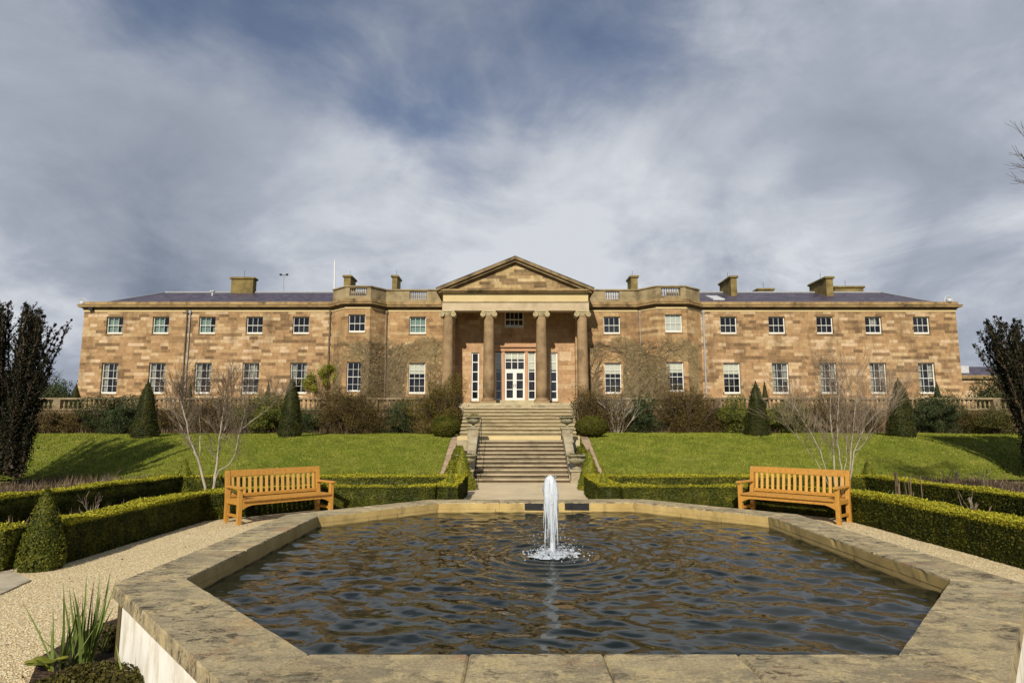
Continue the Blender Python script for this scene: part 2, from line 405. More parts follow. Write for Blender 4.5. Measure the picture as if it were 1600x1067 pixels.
def b_glass(t, n, pos):
    out = t.n['Material Output']; fr = t.new('ShaderNodeFresnel'); fr.inputs[0].default_value = 1.5
    tr = t.new('ShaderNodeBsdfTransparent'); tr.inputs[0].default_value = (.75,.78,.76,1)
    gl = t.new('ShaderNodeBsdfGlossy'); gl.inputs['Roughness'].default_value = .03
    nb = t.bump(t.noise(pos, 2.5, 2, .5), .05, .02); t.put(gl.inputs['Normal'], nb)
    mx = t.new('ShaderNodeMixShader'); t.put(mx.inputs[0], t.math('ADD', t.math('MULTIPLY', fr.outputs[0], 1.2), .05)); t.l.new(tr.outputs[0], mx.inputs[1]); t.l.new(gl.outputs[0], mx.inputs[2])
    t.l.new(mx.outputs[0], out.inputs[0])
m_glass = mat('window glass', b_glass)
def b_slate(t, n, pos):
    s = t.sep(pos); row = t.math('FLOOR', t.math('DIVIDE', s[2], .085))
    col_ = t.math('FLOOR', t.math('ADD', t.math('DIVIDE', s[0], .3), t.math('MULTIPLY', row, .5)))
    w2 = t.new('ShaderNodeTexWhiteNoise', noise_dimensions='2D'); t.put(w2.inputs['Vector'], t.comb(col_, row))
    base = t.ramp(w2.outputs[0], [(0, (.035,.028,.045)), (.6, (.055,.044,.066)), (1, (.09,.075,.10))])
    a = t.noise(pos, .7, 5, .6); base = t.mix(t.mrange(a, .4, .7, 0, .6), base, (.07,.058,.085))
    return base
m_slate = mat('purple grey slate', b_slate, .5, .4)
def b_teak(t, n, pos):
    tc = t.new('ShaderNodeTexCoord').outputs['Object']
    rnd = t.new('ShaderNodeNewGeometry').outputs['Random Per Island']
    s = t.sep(tc)
    p = t.comb(t.math('ADD', s[0], t.math('MULTIPLY', rnd, 9)), s[1], s[2])
    g = t.noise(t.vmath('MULTIPLY', p, (6,6,6)), 3, 5, .6, 1.5)
    base = t.ramp(g, [(.3, (.31,.14,.022)), (.7, (.50,.255,.045))])
    base = t.mix(t.mrange(rnd, 0, 1, 0, .55, False), base, (.55,.30,.065))
    f = t.noise(t.vmath('MULTIPLY', p, (1,1,.12)), 60, 4, .6)
    base = t.mix(t.mrange(f, .45, .7, 0, .4), base, (.20,.08,.018))
    gr = t.noise(pos, 7, 5, .6); base = t.mix(t.mrange(gr, .52, .72, 0, .35), base, (.30,.20,.10))
    t.put(n.inputs['Normal'], t.bump(f, .2, .003)); return base
m_teak = mat('honey varnished teak', b_teak, .42, .4)
m_teak2 = mat('yellow teak slats', lambda t, n, pos: t.mix(.55, b_teak(t, n, pos), (.66,.40,.12)), .42, .4)

def foliage(name, dark, mid, tip, rough=.55, sc=2.5, bark=None, trans=.0):
    def b(t, n, pos):
        rnd = t.new('ShaderNodeNewGeometry').outputs['Random Per Island']
        a = t.noise(pos, sc, 4, .6)
        f = t.math('ADD', t.math('MULTIPLY', rnd, .6), t.math('MULTIPLY', t.math('SUBTRACT', a, .5), 1.3)); f = t.math('ADD', f, .2, clamp=True)
        return t.ramp(f, [(0, dark), (.5, mid), (1, tip)])
    return mat(name, b, rough, .12)
def box_leaf(t, n, pos):
    g = t.new('ShaderNodeNewGeometry'); rnd = g.outputs['Random Per Island']
    a = t.noise(pos, 3.5, 5, .65); s = t.sep(pos)
    f = t.math('ADD', t.math('MULTIPLY', rnd, .55), t.math('MULTIPLY', t.math('SUBTRACT', a, .5), 1.5)); f = t.math('ADD', f, .12, clamp=True)
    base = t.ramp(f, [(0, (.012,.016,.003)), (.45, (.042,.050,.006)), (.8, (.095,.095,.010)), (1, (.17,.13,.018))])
    # clipped tops: yellow new growth, brightened to paint in the sun they catch
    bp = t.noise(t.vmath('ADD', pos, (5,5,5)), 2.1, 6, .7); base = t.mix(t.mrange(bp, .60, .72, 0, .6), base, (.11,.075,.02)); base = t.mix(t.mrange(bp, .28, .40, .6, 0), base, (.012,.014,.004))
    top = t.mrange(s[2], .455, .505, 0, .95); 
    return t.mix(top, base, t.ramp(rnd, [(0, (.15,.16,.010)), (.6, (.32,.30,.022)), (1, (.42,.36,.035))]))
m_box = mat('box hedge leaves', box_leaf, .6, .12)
m_box2 = foliage('golden green box leaves', (.035,.05,.006), (.12,.135,.012), (.26,.23,.025))
m_yew = foliage('clipped yew', (.009,.012,.003), (.026,.032,.006), (.065,.055,.012))
m_yewd = foliage('dark irish yew', (.005,.007,.003), (.011,.014,.006), (.04,.030,.015))
m_ball = foliage('clipped ball leaves', (.018,.024,.004), (.06,.065,.008), (.13,.11,.014))
m_rhodo = foliage('rhododendron leaves', (.018,.026,.006), (.07,.085,.014), (.24,.23,.045))
m_dgreen = foliage('dull evergreen leaves', (.014,.022,.009), (.035,.05,.018), (.085,.10,.04))
m_brown = foliage('brown olive shrub leaves', (.035,.025,.010), (.085,.06,.020), (.15,.115,.035))
m_olive = foliage('olive shrub leaves', (.04,.032,.009), (.10,.078,.016), (.18,.14,.03))
m_ylw = foliage('yellow green climber leaves', (.05,.07,.01), (.16,.17,.02), (.34,.32,.05))
m_moss = foliage('mossy heath', (.02,.022,.006), (.055,.05,.012), (.12,.095,.02))
m_iris = foliage('iris blades', (.05,.075,.018), (.12,.165,.04), (.23,.28,.09), rough=.4)
m_dry = foliage('dry stems', (.06,.045,.028), (.14,.10,.062), (.25,.19,.12), rough=.9)
m_shoot = foliage('pale shoots', (.08,.13,.04), (.22,.30,.14), (.5,.55,.38), rough=.6)
m_twig = foliage('grey brown twigs', (.11,.085,.06), (.21,.165,.12), (.33,.27,.20), rough=.9)
m_bark = stone('pale silver bark', (.30,.26,.21), (.44,.39,.31), g=.65, sc=7, grime=(.10,.08,.06))
m_dbark = stone('dark brown bark', (.045,.03,.02), (.12,.085,.055), g=.4, sc=8)
m_climb = stone('climber stems', (.07,.052,.03), (.19,.15,.09), g=.4, sc=5)
m_grassb = foliage('grass blades', (.056,.083,.009), (.168,.197,.019), (.34,.32,.07), sc=1.6, rough=.6)

def b_lawn(t, n, pos):
    s = t.sep(pos)
    a = t.noise(pos, .55, 6, .65); b_ = t.noise(t.vmath('MULTIPLY', pos, (.35,1.6,1)), 3.2, 6, .68); c = t.noise(pos, 45, 4, .7)
    base = t.ramp(a, [(.32, (.10,.140,.011)), (.5, (.178,.207,.019)), (.68, (.28,.265,.05))])
    base = t.mix(t.mrange(b_, .42, .70, 0, .7), base, (.22,.20,.05))
    e_ = t.noise(t.vmath('MULTIPLY', pos, (1,1.8,1)), 1.8, 6, .7)
    base = t.mix(t.mrange(e_, .36, .56, .6, 0), base, (.055,.085,.008))
    base = t.mix(t.mrange(c, .35, .7, .55, 0), base, (.035,.065,.006))
    t.put(n.inputs['Normal'], t.bump(c, .8, .03)); return base
m_lawn = mat('mown lawn', b_lawn, .85, .15)
def b_gravel(t, n, pos):
    s = t.sep(pos); p = t.comb(s[0], s[1], 0)
    v = t.new('ShaderNodeTexVoronoi'); t.put(v.inputs['Vector'], p); v.inputs['Scale'].default_value = 62
    c = t.sep(v.outputs['Color'])[0]
    v2 = t.voro(p, 150); a = t.noise(p, 1.1, 6, .65)
    base = t.ramp(c, [(0, (.48,.36,.19)), (.35, (.68,.555,.33)), (.75, (.77,.65,.41)), (1, (.85,.77,.57))])
    base = t.mix(t.mrange(v.outputs['Distance'], .4, .8, 0, .7), base, (.26,.19,.10))
    base = t.mix(t.mrange(a, .5, .75, 0, .3), base, (.42,.32,.18))
    db = t.noise(p, 8, 6, .75); base = t.mix(t.mrange(db, .64, .70, 0, .6), base, (.10,.07,.035))
    h = t.math('ADD', t.math('MULTIPLY', t.math('SUBTRACT', 1, v.outputs['Distance']), 1), t.math('MULTIPLY', v2, -.3))
    t.put(n.inputs['Normal'], t.bump(h, .9, .012)); return base
m_gravel = mat('pale gravel', b_gravel, .85, .25)
def b_soil(t, n, pos):
    a = t.noise(pos, 9, 8, .75); v = t.voro(pos, 28)
    base = t.ramp(a, [(.3, (.035,.022,.015)), (.55, (.085,.058,.042)), (.75, (.16,.12,.09))])
    t.put(n.inputs['Normal'], t.bump(t.math('ADD', a, t.math('MULTIPLY', v, .5)), 1, .04)); return base
m_soil = mat('dug soil', b_soil, .95, .1)
m_pinkpath = stone('pinkish gritty path', (.30,.21,.14), (.44,.33,.24), g=.5, sc=3, bsc=90, bst=.6)
m_flag = stone('sandstone paving', (.52,.42,.27), (.62,.52,.36), g=.2, sc=1.8, bsc=60)
m_slab = stone('grey slab', (.36,.31,.23), (.50,.44,.33), g=.45, sc=6)
def b_water(t, n, pos):
    n.inputs['IOR'].default_value = 1.33
    n.inputs['Specular IOR Level'].default_value = .40
    a = t.noise(pos, .8, 4, .6)
    t.put(n.inputs['Normal'], t.bump(t.noise(t.vmath('MULTIPLY', pos, (1,1.6,1)), 16, 3, .5), .10, .01))
    return t.ramp(a, [(.3, (.004,.007,.004)), (.7, (.011,.014,.007))])
m_water = mat('pool water', b_water, .015, .5)
def b_jet(t, n, pos):
    n.inputs['Transmission Weight'].default_value = .15; n.inputs['IOR'].default_value = 1.33
    n.inputs['Subsurface Weight'].default_value = .3; n.inputs['Subsurface Radius'].default_value = (.05,.05,.05)
    t.put(n.inputs['Normal'], t.bump(t.noise(t.vmath('MULTIPLY', pos, (1,1,.14)), 55, 4, .6), .6, .010))
    return (.60,.65,.72,1)
m_jet = mat('white foaming water', b_jet, .25, .5)

# ================================================================== GROUND (structure)
def sheet(name, poly, z, m, sub=0):
    mb = MB(); mb.add([(p[0],p[1],z) for p in poly], [tuple(range(len(poly)))])
    return tag(obj(name, mb, m), kind='structure')
sheet('ground', [(-900,-300),(900,-300),(900,1500),(-900,1500)], -.05, m_lawn)
sheet('gravel_path', [(-16,-2),(16,-2),(16,21.9),(-16,21.9)], 0.0, m_gravel)
sheet('paved_path', [(-1.2,10.6),(1.95,10.6),(1.95,20.75),(-1.2,20.75)], .004, m_flag)
# lawn bank: rises behind the parterre then runs flat to the terrace
def bank_z(Y):
    Y = np.asarray(Y, float); s = np.clip((Y-21.5)/(26.9-21.5), 0, 1)
    return np.where(Y < 26.9, 1.33*(s*s*(3-2*s)*.55+s*.45), 1.33+(Y-26.9)*.03)
def bz(Y): return float(bank_z(Y))
rg = np.random.default_rng(5)
def bank(name, x0, x1, y0, y1, dz, m, nx, ny, rough=.0):
    X, Y = np.meshgrid(np.linspace(x0,x1,nx), np.linspace(y0,y1,ny))
    Z = bank_z(Y)+dz
    if rough: Z = Z + rough*(np.sin(X*1.3+Y*.7)+np.sin(X*.41-Y*1.1+2)+np.sin(X*.17+.5)*1.5)*np.clip((Y-21.6)/2,0,1)
    V = np.stack([X,Y,Z],-1).reshape(-1,3)
    i = np.arange(nx*ny).reshape(ny,nx)
    F = np.stack([i[:-1,:-1],i[:-1,1:],i[1:,1:],i[1:,:-1]],-1).reshape(-1,4)
    return link(name, npmesh(name, V, F, True), m)
tag(bank('lawn', -2.47, -60, 21.6, 31.2, 0.0, m_lawn, 130, 60, .018), kind='structure')
tag(bank('lawn', 3.1, 60, 21.6, 31.2, 0.0, m_lawn, 130, 60, .018), kind='structure')
tag(bank('soil_border', -60, 60, 30.6, 32.2, 0.03, m_soil, 60, 8), kind='structure')
tag(bank('soil_border', -2.46, -1.6, 21.4, 30.6, 0.0, m_soil, 6, 40), kind='structure')
tag(bank('soil_border', 2.1, 3.12, 21.4, 30.6, 0.0, m_soil, 6, 40), kind='structure')
tag(bank('side_path', -2.46, -2.16, 21.6, 28.0, 0.03, m_pinkpath, 6, 30), kind='structure')
tag(bank('side_path', 2.80, 3.12, 21.6, 28.0, 0.03, m_pinkpath, 6, 30), kind='structure')
# beds
for poly in ([(-9.2,8.2),(-5.9,8.2),(-5.9,12.5),(-4.3,14.0),(-1.35,14.0),(-1.35,16.6),(-8.6,16.6)],
             [(9.4,4.0),(9.2,16.6),(2.1,16.6),(2.1,14.0),(5.2,14.0),(6.6,12.5),(6.5,4.0)],
             [(-15.9,8.2),(-9.3,8.2),(-8.6,16.8),(-1.4,17.3),(-1.7,21.8),(-15.9,21.8)],
             [(15.9,4.0),(15.9,21.8),(2.3,21.8),(2.1,17.3),(9.2,16.8),(9.5,4.0)]):
    sheet('soil_bed', poly[::1], .008, m_soil)
sheet('soil_bed', [tuple(G(20,1067+60).xy), tuple(G(62,1028).xy), tuple(G(150,978).xy), tuple(G(200,962).xy), (-2.2,4.2), (-1.4,3.3), (-1.8,2.6)], .012, m_soil)
mb = MB(); q = [G(-60,905).xy, G(20,893).xy, G(48,908).xy, G(0,930).xy]
a = .02; mb.prism([tuple(p) for p in [q[3], q[2], q[1], q[0]]], -.02, .018)
tag(obj('paving_slab', mb, m_slab, origin=(-7,7.6,0)), 'grey flush stone slab in the gravel at the foot of the near left hedge', 'paving slab')

# ================================================================== HOUSE
WY = 36.0; ZT = 2.6           # wall plane, terrace level
house = thing('country_house', (.3, WY, ZT), 'long two storey sandstone country house with pillared portico and slate roof', 'house')
Zc0, Zc1 = P(800,484.5,WY).z, P(800,472,WY).z    # cornice bottom / top
Zpar = P(800,452,WY).z

def wall_run(mb, a, b, z0, z1, holes, depth=.2, closed_back=False):
    """vertical wall from a to b with rectangular holes (s0,s1,z0,z1) along s; normal on the right-hand side of a->b"""
    a = Vector(a); b = Vector(b); T = (b-a); L = T.length; T.normalize(); N = Vector((T.y,-T.x))
    def pt(s, z, dd=0): return (a.x+T.x*s-N.x*dd, a.y+T.y*s-N.y*dd, z)
    S = sorted({0.0, L, *[h[0] for h in holes], *[h[1] for h in holes]}); Zs = sorted({z0, z1, *[h[2] for h in holes], *[h[3] for h in holes]})
    for i in range(len(S)-1):
        for j in range(len(Zs)-1):
            cs, cz = (S[i]+S[i+1])/2, (Zs[j]+Zs[j+1])/2
            if any(h[0] < cs < h[1] and h[2] < cz < h[3] for h in holes): continue
            mb.add([pt(S[i],Zs[j]),pt(S[i+1],Zs[j]),pt(S[i+1],Zs[j+1]),pt(S[i],Zs[j+1])], [(0,1,2,3)])
    for h in holes:
        s0,s1,h0,h1 = h
        for (p,q) in (((s0,h0),(s0,h1)),((s0,h1),(s1,h1)),((s1,h1),(s1,h0)),((s1,h0),(s0,h0))):
            mb.add([pt(*p),pt(*q),pt(*q,depth),pt(*p,depth)], [(0,1,2,3)])
rw = random.Random(3)
def window(parent, xc, z0, z1, wd, Y, cols, rows, style='dark', fr=.046, mun=.015, sill=True, label=None, meet=True):
    """sash window; Y = plane of the frame front"""
    mb = MB(); x0, x1 = xc-wd/2, xc+wd/2
    mb.box(x0,x0+fr,Y,Y+.07,z0,z1); mb.box(x1-fr,x1,Y,Y+.07,z0,z1); mb.box(x0+fr,x1-fr,Y,Y+.07,z1-fr,z1); mb.box(x0+fr,x1-fr,Y,Y+.07,z0,z0+fr*2.2)
    for i in range(1,cols):
        x = x0+fr+(wd-2*fr)*i/cols; mb.box(x-mun/2,x+mun/2,Y+.015,Y+.05,z0+fr*1.5,z1-fr)
    for j in range(1,rows):
        z = z0+(z1-z0)*j/rows; th = mun if not (meet and j*2 == rows) else mun*2.1
        mb.box(x0+fr,x1-fr,Y+(.012 if th == mun else .004),Y+.052,z-th/2,z+th/2)
    wn = obj('window', mb, m_white, parent)
    if label: wn['label'] = label
    gb = MB(); gb.add([(x0+fr,Y+.035,z0+fr),(x1-fr,Y+.035,z0+fr),(x1-fr,Y+.035,z1-fr),(x0+fr,Y+.035,z1-fr)],[(0,1,2,3)])
    obj('pane', gb, m_glass, wn)
    if sill:
        sb = MB(); sb.box(x0-.04,x1+.04,Y-.15,Y+.02,z0-.07,z0-.003); obj('sill', sb, m_cornice, wn)
    h = z1-z0
    def cloth(nm, m, xa, xb, za, zb, yo=.12, folds=True):
        c = MB(); k = max(2, int((xb-xa)/.045)) if folds else 1; vs=[]; 
        for i in range(k+1):
            x = xa+(xb-xa)*i/k; y = Y+yo+(.02*math.sin(i*2.1) if folds else 0); vs += [(x,y,za),(x,y,zb)]
        c.add(vs, [(2*i,2*i+2,2*i+3,2*i+1) for i in range(k)]); obj(nm, c, m, wn)
    if style == 'teal': cloth('curtain', m_teal, x0+.02, xc+.08, z0, z1); cloth('curtain', m_teal, x1-.22, x1-.02, z0, z0+h*.45)
    elif style == 'tealfull': cloth('curtain', m_teal, x0+.02, x1-.02, z0, z1)
    elif style == 'blind': cloth('blind', m_blind, x0+.03, x1-.03, z1-h*.36, z1, .055, False)
    elif style == 'fullblind': cloth('blind', m_white, x0+.03, x1-.03, z0, z1, .055, False)
    elif style == 'drape':
        cloth('curtain', m_drape, x0+.02, x0+wd*.28, z0, z1); cloth('curtain', m_drape, x1-wd*.25, x1-.02, z0+h*.4, z1)
    elif style == 'halfdrape': cloth('curtain', m_drape, x0+wd*.38, x1-wd*.2, z0+h*.45, z1)
    return wn

def zpix(y, Y=WY): return P(800, y, Y).z
def xpix(x, y, Y=WY): return P(x, y, Y).x
XL, XR = xpix(132.5,480), xpix(1492.5,480)
bayL = [xpix(519,500), xpix(539,500,WY-.95), xpix(578,500,WY-.95), xpix(602,500)]
bayR = [xpix(997,500), xpix(1026,500,WY-.95), xpix(1073,500,WY-.95), xpix(1094.5,500)]
PXL, PXR = xpix(696,500), xpix(914,500)     # portico reveals
ups = [(179,'teal'),(251,'teal'),(323.5,'teal'),(397.5,'dark'),(470,'dark')]
ups_r = [(1138.5,'dark'),(1214,'dark'),(1289,'dark'),(1365,'halfdrape'),(1440,'dark')]
los = [(170.5,'drape'),(244.5,'drape'),(316.5,'drape'),(391,'halfdrape'),(466,'drape')]
los_r = [(1144,'blind'),(1220,'drape'),(1295,'drape'),(1373,'drape'),(1449,'drape')]
UZ = (zpix(521.5), zpix(494.5)); LZ = (zpix(615), zpix(566.5))
def build_wing(nm, xa, xb, up, lo, mt):
    mb = MB(); holes = []
    for x,stl in up: c = xpix(x,508); holes.append((c-.47-xa, c+.47-xa, *UZ))
    for x,stl in lo: c = xpix(x,590); holes.append((c-.47-xa, c+.47-xa, *LZ))
    wall_run(mb, (xa,WY), (xb,WY), ZT-1.0, Zc0+.02, holes)
    wl = obj('wall', mb, mt, house)
    for x,stl in up: window(house, xpix(x,508), UZ[0], UZ[1], .94, WY+.12, 3, 2, stl, sill='white')
    for x,stl in lo: window(house, xpix(x,590), LZ[0], LZ[1], .94, WY+.12, 3, 4, stl, sill='white')
    return wl
build_wing('left', XL, bayL[0], ups, los, m_wall)
build_wing('right', bayR[3], XR, ups_r, los_r, m_wall)
build_wing('innerleft', bayL[3], PXL, [(652.5,'tealfull')], [(651,'blind')], m_bayw)
build_wing('innerright', PXR, bayR[0], [(956,'dark')], [(958,'blind')], m_bayw)
for bay,(wx,wl_),styles in ((bayL,(557.5,554.5),('dark','dark')),(bayR,(1052.5,1055.5),('fullblind','blind'))):
    mb = MB(); YB = WY-.95
    wall_run(mb, (bay[0],WY), (bay[1],YB), ZT-1.0, Zc0+.02, [])
    cu, cl = xpix(wx,505,YB), xpix(wl_,588,YB); zu = (zpix(519,YB), zpix(491,YB)); zl = (zpix(612,YB), zpix(565,YB))
    cc = (cu+cl)/2
    wall_run(mb, (bay[1],YB), (bay[2],YB), ZT-1.0, Zc0+.02, [(cc-.47-bay[1],cc+.47-bay[1],*zu),(cc-.47-bay[1],cc+.47-bay[1],*zl)])
    wall_run(mb, (bay[2],YB), (bay[3],WY), ZT-1.0, Zc0+.02, [])
    obj('bay_wall', mb, m_bayw, house)
    window(house, cc, zu[0], zu[1], .94, YB+.12, 3, 2, styles[0], sill='white'); window(house, cc, zl[0], zl[1], .94, YB+.12, 3, 4, styles[1], sill='white')
# end walls, dark backing of the rooms
mb = MB(); wall_run(mb, (XL,WY+11), (XL,WY), ZT-1, Zc0, []); wall_run(mb, (XR,WY), (XR,WY+11), ZT-1, Zc0, []); wall_run(mb, (XR,WY+11), (XL,WY+11), ZT-1, Zc0, [])
obj('end_wall', mb, m_wall, house)
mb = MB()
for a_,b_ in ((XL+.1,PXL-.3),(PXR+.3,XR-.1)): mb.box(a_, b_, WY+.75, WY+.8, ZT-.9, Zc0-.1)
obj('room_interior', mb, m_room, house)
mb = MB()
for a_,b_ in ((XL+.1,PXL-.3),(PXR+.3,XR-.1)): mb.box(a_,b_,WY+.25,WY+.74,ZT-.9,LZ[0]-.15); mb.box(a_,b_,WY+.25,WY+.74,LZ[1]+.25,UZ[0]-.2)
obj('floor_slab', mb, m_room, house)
# cornice along the whole front, following the bays
H_ = Zc1-Zc0
m_bedshade = stone('stained shade-dark cornice moulding', (.075,.052,.03), (.17,.12,.07), g=.6, sc=2)  # stain and the shadow line under the cornice, both painted into this stone
cprof = [(0,Zc0+H_*.30),(.25,Zc0+H_*.31),(.26,Zc0+H_*.50),(.29,Zc0+H_*.58),(.13,Zc0+H_*.62),(.11,Zc1),(-.3,Zc1),(-.3,Zc0+H_*.30)]
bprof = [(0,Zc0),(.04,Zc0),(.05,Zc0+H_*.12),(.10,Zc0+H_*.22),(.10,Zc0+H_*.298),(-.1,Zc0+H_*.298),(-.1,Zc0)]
pathL = [(XL,WY+10.8),(XL,WY),(bayL[0],WY),(bayL[1],WY-.95),(bayL[2],WY-.95),(bayL[3],WY),(PXL-.02,WY)]
pathR = [(PXR+.02,WY),(bayR[0],WY),(bayR[1],WY-.95),(bayR[2],WY-.95),(bayR[3],WY),(XR,WY),(XR,WY+10.8)]
for pth in (pathL, pathR):
    cn_ = obj('cornice', MB().sweep(cprof, pth), m_cornice, house); obj('bed_moulding', MB().sweep(bprof, pth), m_bedshade, cn_)
    obj('string_course', MB().sweep([(-.02,Zc0-.10),(.022,Zc0-.10),(.022,Zc0-.004),(-.02,Zc0-.004)], pth), m_frieze, house)
    obj('plinth', MB().sweep([(-.02,ZT-.6),(.05,ZT-.6),(.05,ZT+.32),(-.02,ZT+.36)], pth), m_bayw, house)
# parapets with baluster openings over the bays and inner walls
def parapet(path, openings):
    mb = MB(); bl = []
    zb, zt = Zc1+.003, Zpar
    for k in range(len(path)-1):
        a_ = Vector(path[k]); b_ = Vector(path[k+1]); L = (b_-a_).length; ops = [o for o in openings if o[0] == k]
        holes = [(L*o[1], L*o[2], zb+.17, zt-.14) for o in ops]
        wall_run(mb, a_, b_, zb, zt-.08, holes, .22)
        T = (b_-a_).normalized(); N = Vector((T.y,-T.x))
        for h in holes:
            n = max(4, int((h[1]-h[0])/.12))
            for i in range(n):
                c = a_+T*(h[0]+(h[1]-h[0])*(i+.5)/n)-N*.11
                bl.append((c.x, c.y, h[2], h[3]-h[2]))
    pw = obj('parapet', mb, m_parapet, house)
    obj('parapet_coping', MB().sweep([(.06,zt-.08),(.06,zt-.012),(.03,zt),(-.30,zt),(-.30,zt-.08)], path), m_parapet, pw)
    H = bl[0][3]; q = MB().lathe([(.035,0),(.022,.05),(.046,H*.35),(.022,H*.8),(.036,H)], 0, 0, 6, 0); me = bpy.data.meshes.new('baluster'); me.from_pydata(q.v, [], q.f); me.materials.append(m_parapet)
    for x,y,z,_ in bl:
        b_ = bpy.data.objects.new('baluster', me); C.objects.link(b_); b_.parent = pw; b_.location = Vector((x,y,z))-wloc(pw)
def fr(a,b,x): return (x-a)/(b-a)
iL0, iL1 = bayL[3], PXL-.5
parapet([(bayL[0],WY),(bayL[1],WY-.95),(bayL[2],WY-.95),(bayL[3],WY),(PXL-.1,WY)],
        [(1,.15,.85),(3,fr(bayL[3],PXL-.1,xpix(640,460)),fr(bayL[3],PXL-.1,xpix(667,460)))])
parapet([(PXR+.1,WY),(bayR[0],WY),(bayR[1],WY-.95),(bayR[2],WY-.95),(bayR[3],WY)],
        [(0,fr(PXR+.1,bayR[0],xpix(946,460)),fr(PXR+.1,bayR[0],xpix(968,460))),(2,.18,.82)])
# roofs
YR = WY+5.2; zr = P(800,457.5,YR).z
def roof(xa, xb, hipx, left=True, y1=WY+10.4):
    e = Zc1-.03; mb = MB()
    if left: v = [(xa,WY+.3,e),(xb,WY+.3,e),(xb,YR,zr),(hipx,YR,zr),(xa,y1,e),(xb,y1,e)]; f = [(0,1,2,3),(0,3,4),(4,3,2,5),(0,4,5,1),(1,5,2)]
    else: v = [(xb,WY+.3,e),(xa,WY+.3,e),(xa,YR,zr),(hipx,YR,zr),(xb,y1,e),(xa,y1,e)]; f = [(1,0,3,2),(3,0,4),(4,5,2,3),(0,1,5,4),(5,1,2)]
    mb.add(v, f); ro = obj('roof', mb, m_slate, house)
    r2 = MB(); h = hipx
    r2.tube([(h,YR,zr+.03),(xb if left else xa,YR,zr+.03)], .055, 6)
    r2.tube([((xa if left else xb),WY+.35,e+.02),(h,YR,zr+.03)], .035, 6)
    obj('ridge_flashing', r2, m_lead, ro); return ro
rl = roof(XL+.5, bayL[0]+.6, xpix(258,457,YR), True)
rr = roof(bayR[3]-.6, XR-.5, xpix(1376,457,YR), False)
mb = MB(); mb.add([(bayL[0]+.6,WY+.4,Zc1+.1),(bayR[3]-.6,WY+.4,Zc1+.1),(bayR[3]-.6,YR+4,Zc1+.5),(bayL[0]+.6,YR+4,Zc1+.5)],[(0,1,2,3)])
obj('flat_roof', mb, m_lead, house)
def skylight(px, py, Yq):
    # flat glazed panel lying on the roof slope
    sl_ = (zr-Zc1+.03)/(YR-WY-.3); z = lambda y: Zc1-.03+(y-WY-.3)*sl_
    x = xpix(px, py, Yq); y0, y1 = Yq-.75, Yq+.75; mb = MB()
    mb.add([(x-.35,y0,z(y0)+.07),(x+.35,y0,z(y0)+.07),(x+.35,y1,z(y1)+.07),(x-.35,y1,z(y1)+.07),(x-.35,y0,z(y0)-.02),(x+.35,y0,z(y0)-.02),(x+.35,y1,z(y1)-.02),(x-.35,y1,z(y1)-.02)],[(0,1,2,3),(4,5,1,0),(5,6,2,1),(6,7,3,2),(7,4,0,3)])
    obj('skylight', mb, m_greyplastic, rr)
skylight(1117, 462, WY+2.6)
def chimney(parent, x0, x1, ytop, Y, dep, zb=None, cap=.09):
    X0, X1 = xpix(x0,445,Y), xpix(x1,445,Y); zt = zpix(ytop,Y)
    ch = obj('chimney', MB().bbox(X0,X1,Y,Y+dep,zb or Zc1,zt-.14,.015), m_chim, parent)
    obj('chimney_cap', MB().bbox(X0-cap,X1+cap,Y-cap,Y+dep+cap,zt-.14,zt,.03), m_chim, ch)
    rod = MB(); rod.tube([((X0+X1)/2,Y+dep/2,zt-.02),((X0+X1)/2,Y+dep/2,zt+.5)],.012,4); obj('rod', rod, m_iron, ch)
chimney(house, 361, 395.5, 433, YR-.3, .55); chimney(house, 537, 547.5, 430, YR, 1.4); chimney(house, 612.5, 620.5, 430, YR, 1.3)
chimney(house, 986, 996.5, 430.5, YR, 1.3); chimney(house, 1142, 1151.5, 431, YR-1.6, 2.2); chimney(house, 1291, 1302, 432, YR-1.6, 2.3)
chimney(house, 1304, 1349, 447, YR+2.5, 1.0); chimney(house, 1184, 1208, 450.5, YR+2.5, .8)
# vents and mast on left roof
mb = MB(); v_ = P(332,458,WY+3.8); mb.tube([v_-Vector((0,0,.5)),v_+Vector((0,0,.08))],.05,8); mb.box(v_.x-.12,v_.x+.12,v_.y-.1,v_.y+.1,v_.z+.08,v_.z+.14); obj('roof_vent', mb, m_greyplastic, rl)
# downpipes
def downpipe(px, Y, m=m_pipe, r=.045, yb=None):
    x = xpix(px, 500, Y); mb = MB(); mb.tube([(x,Y-.07,Zc0-.02),(x,Y-.07,ZT-.2)], r, 8)
    for z in (Zc0-.5, 6.4, 5.1, 3.9): mb.lathe([(r+.014,0),(r+.014,.06)], x, Y-.07, 8, z)
    mb.box(x-.06,x+.06,Y-.14,Y-.02,Zc0-.2,Zc0-.06)
    obj('downpipe', mb, m, house)
downpipe(292.5, WY, r=.034); downpipe(297.5, WY, m_lead, r=.028); downpipe(516, WY); downpipe(604.5, WY); downpipe(1000, WY, m_lead); downpipe(1098.5, WY, m_lead)

# ---- portico
PY = 34.1; ZP = 3.0; CX = .17
por = house
ZE0, ZE1 = zpix(485.3,PY-.3), zpix(458,PY-.3)
